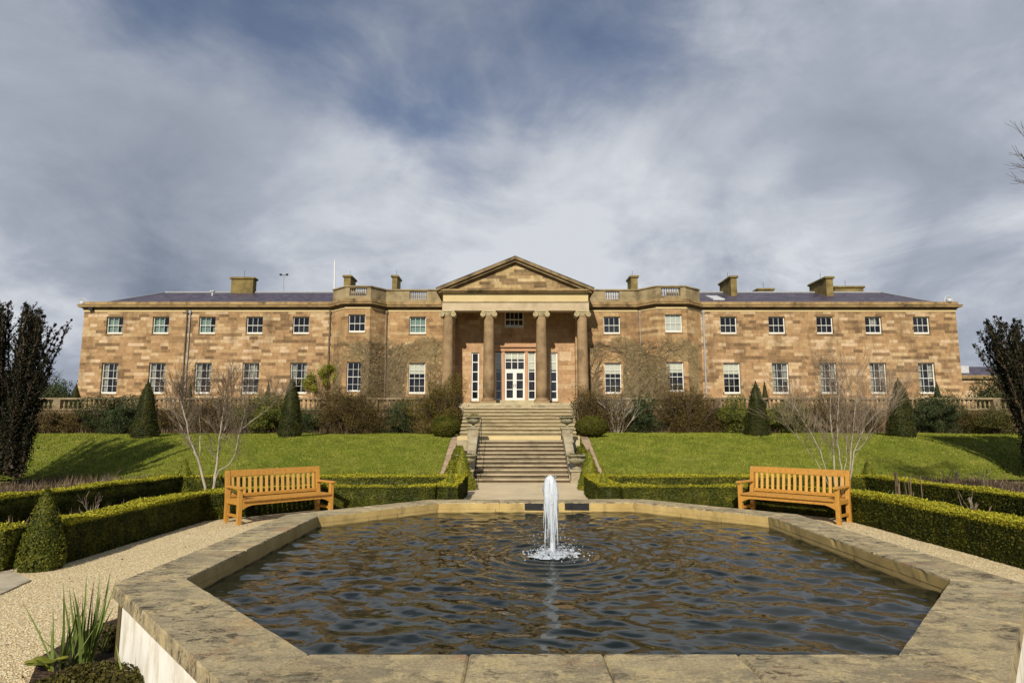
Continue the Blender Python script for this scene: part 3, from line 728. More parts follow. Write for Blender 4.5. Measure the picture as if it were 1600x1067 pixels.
# porch back wall with openings
pw0, pw1 = PXL, PXR
tall = [(736.3,748.3),(859.3,871.3)]
mb = MB(); hz = (zpix(626.5), zpix(550.5)); holes = []
for a_,b_ in tall: holes.append((xpix(a_,590)-pw0, xpix(b_,590)-pw0, *hz))
dz = (ZP, zpix(549)); dx = (xpix(771.5,590), xpix(838.5,590)); holes.append((dx[0]-pw0, dx[1]-pw0, *dz))
uw = (xpix(788.5,500), xpix(818.5,500)); uz = (zpix(512), zpix(486)); holes.append((uw[0]-pw0, uw[1]-pw0, *uz))
wall_run(mb, (pw0,WY+.01), (pw1,WY+.01), ZT, 9.2, holes, .22)
obj('porch_wall', mb, m_porch, por)
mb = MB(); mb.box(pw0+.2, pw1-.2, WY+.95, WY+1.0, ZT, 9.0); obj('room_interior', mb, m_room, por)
for a_,b_ in tall:
    window(por, (xpix(a_,590)+xpix(b_,590))/2, hz[0], hz[1], xpix(b_,590)-xpix(a_,590), WY+.1, 1, 5, 'blind' if a_ > 800 else 'dark', fr=.07, mun=.05, sill='white', meet=False)
window(por, (uw[0]+uw[1])/2, uz[0], uz[1], uw[1]-uw[0], WY+.1, 4, 2, 'dark', fr=.07, mun=.03, sill=False)
# door surround and lintel, sidelights, french door
obj('door_surround', MB().box(dx[0],xpix(774,590),WY-.04,WY+.2,ZP,dz[1]).box(xpix(836.7,590),dx[1],WY-.04,WY+.2,ZP,dz[1])
    .box(xpix(784,590),xpix(788.6,590),WY-.04,WY+.2,ZP,dz[1]).box(xpix(820,590),xpix(825,590),WY-.04,WY+.2,ZP,dz[1]).box(dx[0]-.05,dx[1]+.05,WY-.10,WY+.2,dz[1]+.003,zpix(543)).box(dx[0]-.12,dx[1]+.12,WY-.22,WY-.003,zpix(543)+.003,zpix(539)), m_surround, por)
zd0 = zpix(625.5)
for a_,b_,st in ((774,784,'blind'),(825,836.7,'blind')):
    window(por, (xpix(a_,590)+xpix(b_,590))/2, zd0, zpix(550.5), xpix(b_,590)-xpix(a_,590), WY+.06, 1, 5, st, fr=.05, mun=.045, sill=False, meet=False)
dc0, dc1 = xpix(788.6,590), xpix(820,590); zt_ = zpix(579.5)
window(por, (dc0+dc1)/2, zt_, zpix(550.5), dc1-dc0, WY+.06, 3, 2, 'blind', fr=.05, mun=.04, sill=False, meet=False)
for s_ in (0,1):
    a_ = dc0+(dc1-dc0)*s_/2+.002; b_ = dc0+(dc1-dc0)*(s_+1)/2-.002; f_ = .10
    mb = MB(); mb.box(a_,a_+f_,WY+.05,WY+.11,zd0,zt_-.01); mb.box(b_-f_,b_,WY+.05,WY+.11,zd0,zt_-.01)
    mb.box(a_+f_,b_-f_,WY+.05,WY+.11,zt_-.11,zt_-.01); mb.box(a_+f_,b_-f_,WY+.05,WY+.11,zd0,zd0+.14)
    for j in (1,2): z = zd0+.1+(zt_-zd0-.1)*j/3; mb.box(a_+f_,b_-f_,WY+.06,WY+.1,z-.02,z+.02)
    dr = obj('door', mb, m_white, por)
    obj('pane', MB().add([(a_+f_,WY+.08,zd0+.1),(b_-f_,WY+.08,zd0+.1),(b_-f_,WY+.08,zt_-.1),(a_+f_,WY+.08,zt_-.1)],[(0,1,2,3)]), m_glass, dr)
    hx = b_-.05 if s_ == 0 else a_+.05
    obj('handle', MB().tube([(hx,WY+.02,zd0+.75),(hx,WY+.02,zd0+.92)],.014,6), m_iron, dr)
obj('threshold', MB().box(dx[0]-.1,dx[1]+.1,WY-.5,WY+.3,ZP+.003,zd0-.003), m_step_t, por)
# antae (square end piers against the wall), ceiling, podium
for s_ in (-1,1):
    obj('anta', MB().box(*sorted((CX+s_*3.38,CX+s_*3.84)),WY-.45,WY+.008,ZP,ZE0-.002), m_porch, por)
obj('podium', MB().box(CX-4.2,CX+4.2,PY-.55,WY+.008,1.6,ZP-.002), m_step_t, por)
obj('pink_base', MB().box(xpix(724,620),xpix(751,620),WY-.06,WY+.005,ZP,hz[0]-.1).box(xpix(857,620),xpix(888,620),WY-.06,WY+.005,ZP,hz[0]-.1), m_surround, por)
XE0, XE1 = xpix(691.3,470,PY-.3), xpix(920,470,PY-.3)
zm = zpix(472,PY-.3)
ent = obj('entablature', MB().box(XE0,XE1,PY-.32,PY+.30,ZE0,zm-.02).box(XE0,XE0+.6,PY+.301,WY-.003,ZE0,zm-.02).box(XE1-.6,XE1,PY+.301,WY-.003,ZE0,zm-.02).box(XE0+.1,XE1-.1,PY+.301,WY+.3,zm+.30,zm+.36), m_arch, por)
obj('frieze', MB().box(XE0+.03,XE1-.03,PY-.29,PY+.28,zm+.02,ZE1-.003).box(XE0+.03,XE0+.58,PY+.281,WY-.003,zm+.02,ZE1-.003).box(XE1-.58,XE1-.03,PY+.281,WY-.003,zm+.02,ZE1-.003), m_frieze, ent)
obj('fillet', MB().box(XE0-.03,XE1+.03,PY-.36,PY+.27,zm-.02+.001,zm+.02-.001).box(XE0-.03,XE0+.57,PY+.271,WY-.003,zm-.019,zm+.019).box(XE1-.57,XE1+.03,PY+.271,WY-.003,zm-.019,zm+.019), m_parapet, ent)
# pediment
PX0, PX1 = xpix(682,455,PY-.55), xpix(927.8,455,PY-.55); pc = (PX0+PX1)/2; zp0, zp1 = ZE1, zpix(451.5,PY-.55); za = zpix(401.5,PY-.55)
ped = obj('pediment', MB().add([(PX0+.35,PY-.28,zp1-.01),(PX1-.35,PY-.28,zp1-.01),(pc,PY-.28,za-.12),(PX0+.35,WY+3,zp1-.01),(PX1-.35,WY+3,zp1-.01),(pc,WY+3,za-.12)],[(0,1,2),(5,4,3),(0,3,4,1)]), m_tymp, por)
mb = MB(); mb.box(PX0+.12,PX1-.12,PY-.46,PY-.05,zp0,zp0+(zp1-zp0)*.45); mb.box(PX0+.03,PX1-.03,PY-.55,PY-.05,zp0+(zp1-zp0)*.45+.001,zp1); mb.box(PX0+.12,PX0+.6,PY-.05,WY,zp0,zp1-.002); mb.box(PX1-.6,PX1-.12,PY-.05,WY,zp0,zp1-.002)
obj('pediment_cornice', mb, m_cornice, ped)
for s_,xe in ((-1,PX0),(1,PX1)):
    sl_ = (za-zp1)/(abs(pc-xe)); mb = MB()
    def rake(off0, off1, y0, y1, ext=0.0):
        xa = xe+s_*ext; v=[]
        for y in (y0,y1):
            v += [(xa,y,zp1-off1-ext*sl_+.02),(pc,y,za-off1+.02),(pc,y,za-off0+.02),(xa,y,zp1-off0-ext*sl_+.02)]
        fs = [(0,1,2,3),(7,6,5,4),(0,4,5,1),(1,5,6,2),(2,6,7,3),(3,7,4,0)]
        if s_ > 0: fs = [f[::-1] for f in fs]
        mb.add(v, fs)
    rake(-.02,.14,PY-.62,WY+3.1,.02); rake(.142,.27,PY-.50,PY-.1,-.10); rake(.272,.34,PY-.38,PY-.1,-.3)
    obj('raking_cornice', mb, m_rake, ped)
rfm = MB(); rfm.add([(PX0-.05,PY-.6,zp1+.06),(pc,PY-.6,za+.06),(PX1+.05,PY-.6,zp1+.06),(PX0-.05,WY+3.1,zp1+.06),(pc,WY+3.1,za+.06),(PX1+.05,WY+3.1,zp1+.06)],[(0,3,4,1),(1,4,5,2)])
obj('portico_roof', rfm, m_slate, ped)
# columns with ionic capitals
ctop = ZE0-.003; ccap = ctop-.28
for off in (-3.62,-1.415,1.405,3.61):
    x = CX+off; h0, h1 = ZP+.30, ccap
    prof = [(.305,h0)] + [(.305-.048*(k/8)**1.6, h0+(h1-h0)*k/8) for k in range(1,9)]
    mb = MB(); mb.lathe([(r,z) for r,z in prof], x, PY, 28)
    co = obj('column', mb, m_column, por, smooth=True)
    for p_ in co.data.polygons[-2:]: p_.use_smooth = False
    bm_ = MB(); bm_.box(x-.40,x+.40,PY-.40,PY+.40,ZP,ZP+.13); bm_.lathe([(.38,.131),(.40,.17),(.38,.21),(.325,.22),(.32,.25),(.35,.27),(.33,.299)], x, PY, 24, ZP)
    obj('base', bm_, m_column, co)
    cm = MB(); cm.box(x-.37,x+.37,PY-.34,PY+.34,ctop-.07,ctop); cm.box(x-.30,x+.30,PY-.30,PY+.30,ctop-.17,ctop-.071)
    for sx_ in (-1,1):
        cx_, cz = x+sx_*.315, ctop-.195; n = 16
        for yy,dy in ((PY-.33,.66),):
            vs=[]; 
            for y in (yy,yy+dy):
                for i in range(n): a_ = 2*math.pi*i/n; vs.append((cx_+.135*math.cos(a_),y,cz+.135*math.sin(a_)))
            cm.add(vs,[(i,(i+1)%n,n+(i+1)%n,n+i) for i in range(n)]+[tuple(range(n-1,-1,-1)),tuple(range(n,2*n))])
        sp = [(cx_+sx_*(-1)*r_*math.cos(a_)*1.0, PY-.34, cz+r_*math.sin(a_)) for a_,r_ in [(k*.5+1.57,.118-.006*k) for k in range(17)]]
        cm.tube(sp, .014, 4)
    cm.lathe([(.245,0),(.28,.03),(.29,.09),(.26,.12)], x, PY, 20, ccap-.002)
    obj('capital', cm, m_capital, co)

# security cameras on the two upper corners, rooftop mast, flagpole
def seccam(px, py, sx_, label):
    p = P(px, py, WY-.1); o = thing('security_camera', p, label, 'security camera', 'security cameras on the house corners')
    b_ = MB(); b_.box(p.x-.03,p.x+.03,p.y-.02,p.y+.6,p.z-.18,p.z-.12); b_.box(min(p.x,p.x-sx_*.45),max(p.x,p.x-sx_*.45),p.y+.02,p.y+.1,p.z-.2,p.z-.14); obj('bracket', b_, m_iron, o)
    h = MB(); h.lathe([(.02,-.12),(.12,-.08),(.15,0),(.12,.10),(.05,.14)], p.x, p.y, 14, p.z); obj('dome', h, m_greyplastic, o, smooth=True)
    r_ = MB(); n=14; r_.tube([(p.x-sx_*.02+.24*math.cos(k/n*math.pi*1.0),p.y+.03,p.z-.05+.34*math.sin(k/n*math.pi)) for k in range(n+1)],.025,6); obj('guard_hoop', r_, m_greyplastic, o)
    f_ = MB(); f_.bbox(p.x-sx_*.55-.12,p.x-sx_*.55+.12,p.y-.1,p.y+.25,p.z-.42,p.z-.22,.02); obj('floodlight', f_, m_iron, o)
seccam(128.5, 474, -1, 'grey domed security camera with hoop on the left end of the cornice')
seccam(1483, 470, 1, 'grey domed security camera with hoop on the right end of the cornice')
p0 = P(443,457,YR); p1 = P(443.5,430,YR)
o = thing('rooftop_mast', p0, 'thin grey mast with small crossbar sensors on the left roof ridge', 'mast')
obj('pole', MB().tube([p0-Vector((0,0,.3)),p1],.03,6), m_lead, o)
mb = MB(); mb.tube([p1+Vector((-.22,0,0)),p1+Vector((.22,0,0))],.02,5); mb.bbox(p1.x-.28,p1.x-.14,p1.y-.06,p1.y+.06,p1.z-.03,p1.z+.1,.02); mb.bbox(p1.x+.14,p1.x+.28,p1.y-.06,p1.y+.06,p1.z-.03,p1.z+.1,.02); obj('sensor', mb, m_iron, o)
p0 = P(522.5,456,YR); p1 = P(523,408,YR)
o = thing('flagpole', p0, 'bare white flagpole rising behind the left bay parapet', 'flagpole')
obj('pole', MB().tube([p0-Vector((0,0,.5)),p1],[.05,.035],10), m_white, o); obj('finial', MB().lathe([(.01,-.04),(.05,0),(.01,.05)],p1.x,p1.y,10,p1.z+.03), m_white, o)

# ================================================================== TERRACE, BALUSTRADE, STEPS
TY = 32.0
tag(obj('terrace', MB().box(-60,-2.6,TY+.05,WY+.3,1.0,ZT).box(2.95,60,TY+.05,WY+.3,1.0,ZT), m_flag), kind='structure')
zb0, zb1 = 2.66, P(800,621.5,TY).z
def balustrade(x0, x1, label, near):
    root = thing('terrace_balustrade', ((x0+x1)/2, TY, 1.3), label, 'balustrade', 'stone balustrades along the terrace edge')
    obj('retaining_wall', MB().box(x0,x1,TY-.12,TY+.25,1.2,zb0-.1), m_twall, root)
    obj('base_course', MB().box(x0,x1,TY-.17,TY+.2,zb0-.1+.001,zb0), m_balus, root)
    obj('rail', MB().extr([(-.15,zb1-.09),(-.15,zb1-.02),(-.11,zb1),(.11,zb1),(.15,zb1-.02),(.15,zb1-.09)],(x0,TY),(x1,TY)), m_balus, root)
    n = int((x1-x0)/3.4); piers = [x0+(x1-x0)*i/n for i in range(n+1)]
    for x in piers: obj('pier', MB().box(x-.17,x+.17,TY-.16,TY+.16,zb0+.001,zb1-.091), m_balus, root)
    H = zb1-.09-zb0
    prof = [(.06,0),(.06,.04),(.03,.06),(.045,.11),(.055,.17),(.045,.23),(.026,.31),(.036,.36),(.055,.38),(.055,H)]
    me = None; xs = []
    for i in range(n):
        a_, b_ = piers[i]+.17, piers[i+1]-.17; k = int((b_-a_)/.215)
        xs += [a_+(b_-a_)*(j+.5)/k for j in range(k)]
    xs.sort(key=lambda x: abs(x-near)); keep = xs[:100]; rest = xs[100:]
    bs = MB().lathe(prof, 0, 0, 8, 0); me = bpy.data.meshes.new('baluster'); me.from_pydata(bs.v, [], bs.f); me.materials.append(m_balus)
    for x in keep:
        b_ = bpy.data.objects.new('baluster', me); C.objects.link(b_); b_.parent = root; b_.location = Vector((x,TY,zb0+.001))-root.location
    if rest:
        r_ = MB()
        for x in rest: r_.lathe(prof, x, TY, 8, zb0+.001)
        tag(obj('baluster', r_, m_balus, root), kind='stuff')
    return root
balustrade(-26.5, -2.9, 'long stone balustrade on its terrace wall left of the steps', -12)
balustrade(3.3, 27.5, 'long stone balustrade on its terrace wall right of the steps', 14)

stair = thing('garden_steps', (.28, 20.6, 0), 'broad stone garden steps rising in two flights to the portico', 'steps')
SC = .30
def flight(x0, x1, Y0, z0, n, r, tr, m, nose=.045):
    mb = MB()
    for i in range(n):
        za_, y = z0+r*i, Y0+tr*i; jit = random.Random(i+int(z0*10)).uniform(-.006,.006)
        mb.cur = 1; mb.box(x0,x1,y+nose,y+tr+nose+.02,za_-.25,za_+r-.055+.0); mb.cur = 0; mb.bbox(x0-.01,x1+.01,y+jit,y+tr+nose-.005,za_+r-.053,za_+r-.0,.012)
    return mb
r1, t1 = .126, .30
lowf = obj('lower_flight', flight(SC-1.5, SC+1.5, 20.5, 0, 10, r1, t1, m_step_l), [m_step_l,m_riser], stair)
zL = r1*10; yL = 20.5+t1*10
obj('landing', MB().box(SC-1.5, SC+1.5, yL+.03, yL+1.3, .2, zL-.006).box(-2.1, 2.6, yL+1.301, yL+2.1, .2, zL-.006), m_step_t, stair)
r2, t2 = .148, .34
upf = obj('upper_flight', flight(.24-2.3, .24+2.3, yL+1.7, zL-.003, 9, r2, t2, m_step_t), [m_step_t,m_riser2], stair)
obj('landing_step', MB().bbox(-2.12,2.62,yL+1.45,yL+1.74,zL-.2,zL+.135,.015), m_frieze, stair)
yT = yL+1.7+t2*9; zT2 = zL+r2*9
obj('top_platform', MB().box(.24-2.3,.24+2.3,yT+.02,PY-1.3,1.2,zT2-.01), m_step_t, stair)
mb = MB(); mb.bbox(CX-3.4,CX+3.4,PY-1.4,PY-.5,1.4,zT2+.14,.012); mb.bbox(CX-3.2,CX+3.2,PY-1.0,PY-.5,zT2+.141,zT2+.28,.012); obj('portico_step', mb, m_step_l, stair)
for s_ in (-1,1):       # sloping cheek walls of the lower flight
    xa, xb = sorted((SC+s_*1.52, SC+s_*1.80)); pr = [(20.75,-.05),(20.75,.42),(23.0,1.42),(yL+.5,1.46),(yL+.5,.1)]
    vs = [(xa,y,z) for y,z in pr]+[(xb,y,z) for y,z in pr]; n = len(pr)
    obj('cheek_wall', MB().add(vs,[tuple(range(n-1,-1,-1)),tuple(range(n,2*n))]+[(i,(i+1)%n,n+(i+1)%n,n+i) for i in range(n)]), m_ped, stair)
# handrail
o = thing('handrail', (SC-1.42,20.4,0), 'black iron handrail on the left side of the lower steps', 'handrail')
mb = MB(); x = SC-1.40; mb.tube([(x,20.30,.0),(x,20.30,.78),(x,20.42,.86),(x,23.2,2.02),(x,23.5,2.0)],.011,6); obj('rail', mb, m_iron, o)
for y in (21.8,23.2): obj('post', MB().tube([(x,y,(y-20.5)/t1*r1),(x,y,.86+(y-20.42)*.417)],.010,6), m_iron, o)
# pedestals and urns
def urn_mb(x, y, z, s=1.0):
    pr = [(.16,0),(.16,.05),(.07,.08),(.055,.12),(.08,.15),(.20,.19),(.27,.26),(.285,.33),(.25,.35),(.30,.40),(.36,.43),(.36,.46),(.31,.47),(.27,.42),(.05,.38)]
    return MB().lathe([(r*s,zz*s) for r,zz in pr], x, y, 20, z)
for lab,x,y,z0,h,us in (('left of the lowest step',SC-1.72,20.42,0,.42,1.0),('right of the lowest step',SC+1.74,20.42,0,.42,1.0),
                        ('at the left end of the landing',SC-1.72,23.75,1.2,.52,.85),('at the right end of the landing',SC+1.72,23.75,1.2,.52,.85)):
    p = thing('urn_pedestal', (x,y,z0), 'square lichened stone pedestal '+lab, 'pedestal', 'pedestals flanking the steps')
    obj('shaft', MB().bbox(x-.2,x+.2,y-.2,y+.2,z0,z0+h-.06,.015), m_ped, p); obj('cap', MB().bbox(x-.24,x+.24,y-.24,y+.24,z0+h-.06,z0+h,.015), m_ped, p); obj('foot', MB().bbox(x-.23,x+.23,y-.23,y+.23,z0-.02,z0+.08,.012), m_ped, p)
    u = thing('garden_urn', (x,y,z0+h), 'wide grey stone urn on the pedestal '+lab, 'urn', 'stone urns flanking the steps')
    obj('bowl', urn_mb(x,y,z0+h,us), m_urn, u, smooth=True)
    rr_ = np.random.default_rng(int(x*10)+50); pts = np.column_stack([rr_.normal(x,.13*us,160), rr_.normal(y,.13*us,160), rr_.uniform(z0+h+.42*us,z0+h+(.62 if (x < 0 and z0 > 0) else .5)*us,160)])
    leafobj('planting', pts, np.tile([0,0,1.],(160,1)), .05, m_rhodo if (x < 0 and z0 > 0) else m_moss, rr_, u)

# ================================================================== POOL
inner_px = [(482,1021),(292,903.5),(497,806),(685,785.5),(990,784.5),(1200,806),(1485,905),(1403,1021)]
ZC = .55
inner = [G(x,y,ZC).xy for x,y in inner_px]        # clockwise seen from above: A(near left) B C D E F G H
def offset(poly, dist):
    n = len(poly); out = []; 
    for i in range(n):
        p = poly[i]; a_ = (p-poly[i-1]).normalized(); b_ = (poly[(i+1)%n]-p).normalized()
        n1_ = Vector((-a_.y,a_.x)); n2_ = Vector((-b_.y,b_.x))   # outward for clockwise order
        m_ = (n1_+n2_).normalized(); out.append(p+m_*dist/m_.dot(n1_))
    return out
ctr = sum(inner, Vector((0,0)))/8
if (offset(inner,.1)[0]-ctr).length < (inner[0]-ctr).length: raise Exception('orient')
outer = offset(inner, .47)
pool = thing('fountain_basin', (ctr.x,ctr.y,0), 'raised eight sided stone fountain basin with broad weathered coping', 'fountain basin')
rw = random.Random(11)
for i in range(8):
    A0, A1, B0, B1 = inner[i], inner[(i+1)%8], outer[i], outer[(i+1)%8]
    L = (A1-A0).length; k = 4 if i == 7 else (3 if L > 2.3 else 2)
    cuts = [0]+[ (j+rw.uniform(-.12,.12))/k for j in range(1,k)]+[1]
    if i == 0: cuts = [0, .62, 1]
    T = (A1-A0)/L; N = (B0-A0)
    for j in range(k):
        u0, u1 = cuts[j], cuts[j+1]; g = .0022
        def on(u, side):
            ip = A0.lerp(A1,u)
            if u in (0,1): op = B0 if u == 0 else B1
            else:
                nn = Vector((-T.y,T.x)); op = ip+nn*.47
            return op if side else ip
        q = [on(u0,0), on(u1,0), on(u1,1), on(u0,1)]
        c = sum(q, Vector((0,0)))/4
        # shrink slightly for the joint, overhang the outer lip
        q = [p+(c-p).normalized()*g for p in q]
        zt = ZC+rw.uniform(-.002,.0015); zb_ = ZC-.095; b = .014
        lo_ = [(p.x,p.y) for p in q]; 
        ins = [p+(c-p).normalized()*b for p in q]
        # subdivided edges with slight chips so the arris is not perfect
        def ring(P4, z, jit):
            out = []
            for a_ in range(4):
                p, r_ = P4[a_], P4[(a_+1)%4]; m = max(2, int((r_-p).length/.07))
                for s_ in range(m):
                    v = p.lerp(r_, s_/m)
                    if s_ and a_ in (0,2): v = v+(c-v).normalized()*abs(rw.gauss(0,jit))
                    out.append((v.x,v.y,z+ (rw.gauss(0,jit*.35) if s_ else 0)))
            return out
        m0 = [max(2, int((q[(a_+1)%4]-q[a_]).length/.07)) for a_ in range(4)]
        def ringn(P4, z, jit, c=c, m0=m0):
            out = []
            for a_ in range(4):
                for s_ in range(m0[a_]):
                    v = P4[a_].lerp(P4[(a_+1)%4], s_/m0[a_])
                    if s_ and a_ in (0,2): v = v+(c-v).normalized()*abs(rw.gauss(0,jit))*(3.2 if rw.random() < .12 else 1)
                    out.append((v.x,v.y,z+(rw.gauss(0,jit*.4) if s_ else 0)))
            return out
        R0 = ringn(q, zb_, .001); R1_ = ringn(q, zt-b, .003); R2_ = ringn(ins, zt, .002); n = len(R0)
        fs = [tuple(range(n)) ] + [tuple(range(3*n-1,2*n-1,-1))]
        for r_ in range(2): fs += [(r_*n+(x+1)%n, r_*n+x, (r_+1)*n+x, (r_+1)*n+(x+1)%n) for x in range(n)]
        cmb = MB().add(R0+R1_+R2_, fs); cmb.mi = [1 if 2 <= f_ < 2+m0[0] else 0 for f_ in range(len(fs))]; obj('coping_stone', cmb, [m_coping, m_basin], pool)
    # basin wall: thick, between inset lines
w_in = offset(inner, .004); w_out = offset(inner, .42)
def ringwall(mb, pin, pout, z0, z1):
    n = 8
    for i in range(n):
        j = (i+1)%n
        mb.add([(*pin[i],z0),(*pin[j],z0),(*pin[j],z1),(*pin[i],z1),(*pout[i],z0),(*pout[j],z0),(*pout[j],z1),(*pout[i],z1)],[(0,1,2,3),(4,7,6,5),(3,2,6,7)])
    return mb
obj('mortar_bed', ringwall(MB(), offset(inner,.015), offset(inner,.455), ZC-.09, ZC-.014), m_riser, pool)
obj('basin_wall', ringwall(MB(), w_in, offset(inner,.2), -.1, ZC-.097), m_basin, pool)
obj('rendered_wall', ringwall(MB(), offset(inner,.21), w_out, -.1, ZC-.098), m_render, pool)
for i in range(8):     # stone quoins at the outer corners
    p = w_out[i]; a_ = (w_out[i-1]-p).normalized(); b_ = (w_out[(i+1)%8]-p).normalized()
    na = Vector((a_.y,-a_.x)); nb = Vector((-b_.y,b_.x)); o_ = .006
    mo = offset(inner,.42+o_)[i]
    mb = MB(); mb.add([(*(p+a_*.11+na*o_),-.05),(*mo,-.05),(*(p+b_*.11+nb*o_),-.05),(*(p+a_*.11+na*o_),ZC-.1),(*mo,ZC-.1),(*(p+b_*.11+nb*o_),ZC-.1)],[(0,1,4,3),(1,2,5,4)]); obj('quoin', mb, m_basin, pool)
# joints in the inner wall
mb = MB()
for i in range(8):
    for f_ in (.33,.66):
        p = w_in[i].lerp(w_in[(i+1)%8],f_+rw.uniform(-.06,.06)); T = (w_in[(i+1)%8]-w_in[i]).normalized(); nn = Vector((T.y,-T.x))
        a_ = p-T*.003+nn*.0015; b_ = p+T*.003+nn*.0015; mb.add([(*a_,.3),(*b_,.3),(*b_,ZC-.098),(*a_,ZC-.098)],[(0,1,2,3)])
obj('wall_joint', mb, m_iron, pool)
for f0,f1 in ((.44,.565),(.645,.77)):      # dark overflow slots in the far wall
    a_, b_ = inner[3].lerp(inner[4],f0), inner[3].lerp(inner[4],f1); obj('overflow_slot', MB().box(a_.x,b_.x,min(a_.y,b_.y)-.004,a_.y+.01,ZC-.115,ZC-.012), m_iron, pool)
mb = MB(); mb.add([(*p,.05) for p in offset(inner,.1)][::-1], [tuple(range(8))]); obj('basin_floor', mb, m_basin, pool)
# water surface with real waves
ZW = .40
JET = G(863,868,ZW)
x0, x1 = min(p.x for p in inner)-.02, max(p.x for p in inner)+.02; y0, y1 = min(p.y for p in inner)-.02, max(p.y for p in inner)+.02
NX, NY = 300, 310
X, Y = np.meshgrid(np.linspace(x0,x1,NX), np.linspace(y0,y1,NY)); rg = np.random.default_rng(21)
Z = np.zeros_like(X)
for k in range(60):
    lam = rg.uniform(.10,.56)*(1 if k % 3 else .7); th = rg.normal(1.45,.9); kk = 2*math.pi/lam
    Xw = X+.05*np.sin(Y*2.3+k); Z += .0054*lam**1.15*np.sin(kk*(Xw*math.cos(th)+Y*math.sin(th))+rg.uniform(0,6.28))*(.6+.4*np.sin(X*rg.uniform(.3,1)+Y*rg.uniform(.3,1)+k))
rj = np.hypot(X-JET.x, Y-JET.y); Z *= 1-.55*np.exp(-(rj/1.1)**2); Z += .0125*np.exp(-rj*.55)*np.sin(2*math.pi*rj/(.15+.015*rj))/(1+.7*rj)
Z += .012*np.exp(-(rj/.09)**2)
V = np.stack([X,Y,ZW+Z],-1).reshape(-1,3); i = np.arange(NX*NY).reshape(NY,NX)
F = np.stack([i[:-1,:-1],i[:-1,1:],i[1:,1:],i[1:,:-1]],-1).reshape(-1,4)
cen = V[F].mean(1); ins = np.ones(len(cen), bool); po = offset(inner,.05)
for k in range(8):
    p, q = po[k], po[(k+1)%8]; ins &= ((q.x-p.x)*(cen[:,1]-p.y)-(q.y-p.y)*(cen[:,0]-p.x)) < 0
F = F[ins]; us, inv = np.unique(F, return_inverse=True); F = inv.reshape(F.shape); V = V[us]
tag(link('water', npmesh('water', V, F, True), m_water), kind='structure')
# jet
jet = thing('fountain_jet', (JET.x,JET.y,ZW), 'short white foaming water jet rising from the middle of the pool', 'fountain jet')
rj_ = np.random.default_rng(8); n, m = 26, 40; vs = []; Hj = zpix(742,JET.y)-ZW
for k in range(m):
    f_ = k/(m-1); z = ZW-.02+(Hj+.02)*f_
    r_ = .026+.045*max(0,(f_-.22)/.5)**1.1 if f_ < .80 else None
    if f_ < .25: r_ = .026+.03*math.exp(-f_*22)
    elif f_ < .72: r_ = .027+.048*((f_-.25)/.47)**.9
    else: r_ = .075*(max(.0004, 1-((f_-.72)/.283)**2.6))**.55
    cx_ = JET.x+.012*math.sin(f_*5+1)*f_-.012*f_+.02*math.sin(f_*3.1)*.4
    for i_ in range(n):
        a_ = 2*math.pi*i_/n; rr_ = r_*(1+.13*math.sin(3*a_+f_*4)+.08*math.sin(7*a_-f_*9)+.05*math.sin(11*a_+k*.9)+rj_.normal(0,.025))
        vs.append((cx_+rr_*math.cos(a_), JET.y+rr_*math.sin(a_), z))
jm = MB(); jm.add(vs, [(k*n+i_,k*n+(i_+1)%n,(k+1)*n+(i_+1)%n,(k+1)*n+i_) for k in range(m-1) for i_ in range(n)]+[tuple(range((m-1)*n,m*n))])
obj('water_column', jm, m_jet, jet, smooth=True)
# falling side sheets
sm = MB()
for q_ in range(24):
    a_ = rj_.uniform(0,6.28); r0 = .052*rj_.uniform(.7,1.1); zt0 = ZW+Hj*rj_.uniform(.72,.96); zb_ = ZW+Hj*rj_.uniform(.05,.4)
    pts = [(JET.x+(r0+.028*s_)*math.cos(a_+.2*s_)-.008, JET.y+(r0+.028*s_)*math.sin(a_+.2*s_), zt0+(zb_-zt0)*s_**1.2) for s_ in np.linspace(0,1,8)]
    ks = rj_.uniform(.35,1.0); sm.tube([(p[0]+rj_.normal(0,.001),p[1]+rj_.normal(0,.001),p[2]) for p in pts], [ks*r__ for r__ in (.010,.014,.013,.011,.009,.006,.004,.002)], 6)
obj('falling_strand', sm, m_jet, jet, smooth=True)
dm = MB()
def drop(x,y,z,r,st=1.0):
    dm.add([(x,y,z-r*st),(x+r,y,z),(x,y+r,z),(x-r,y,z),(x,y-r,z),(x,y,z+r*st)],[(0,2,1),(0,3,2),(0,4,3),(0,1,4),(5,1,2),(5,2,3),(5,3,4),(5,4,1)])
for q_ in range(900):
    a_ = rj_.uniform(0,6.28); r_ = abs(rj_.normal(.0,.11))+.03; h = abs(rj_.normal(0,.055))*math.exp(-((r_-.14)/.12)**2)
    drop(JET.x+r_*1.25*math.cos(a_)+.03, JET.y+r_*math.sin(a_), ZW+.004+h, rj_.uniform(.003,.011)*(1 if h < .03 else .6), rj_.uniform(.6,1.6))
for q_ in range(60):
    a_ = rj_.uniform(0,6.28); r_ = rj_.uniform(.05,.3); drop(JET.x+r_*math.cos(a_), JET.y+r_*math.sin(a_), ZW+rj_.uniform(.03,.22), rj_.uniform(.002,.005), 2.2)
for q_ in range(140):
    a_ = rj_.uniform(0,6.28); r_ = abs(rj_.normal(.06,.035)); z_ = rj_.uniform(.1,1)**.8*Hj; drop(JET.x+r_*math.cos(a_), JET.y+r_*math.sin(a_), ZW+z_, rj_.uniform(.0015,.004), 2.5)
obj('splash', dm, m_jet, jet, smooth=True)
fm = MB()
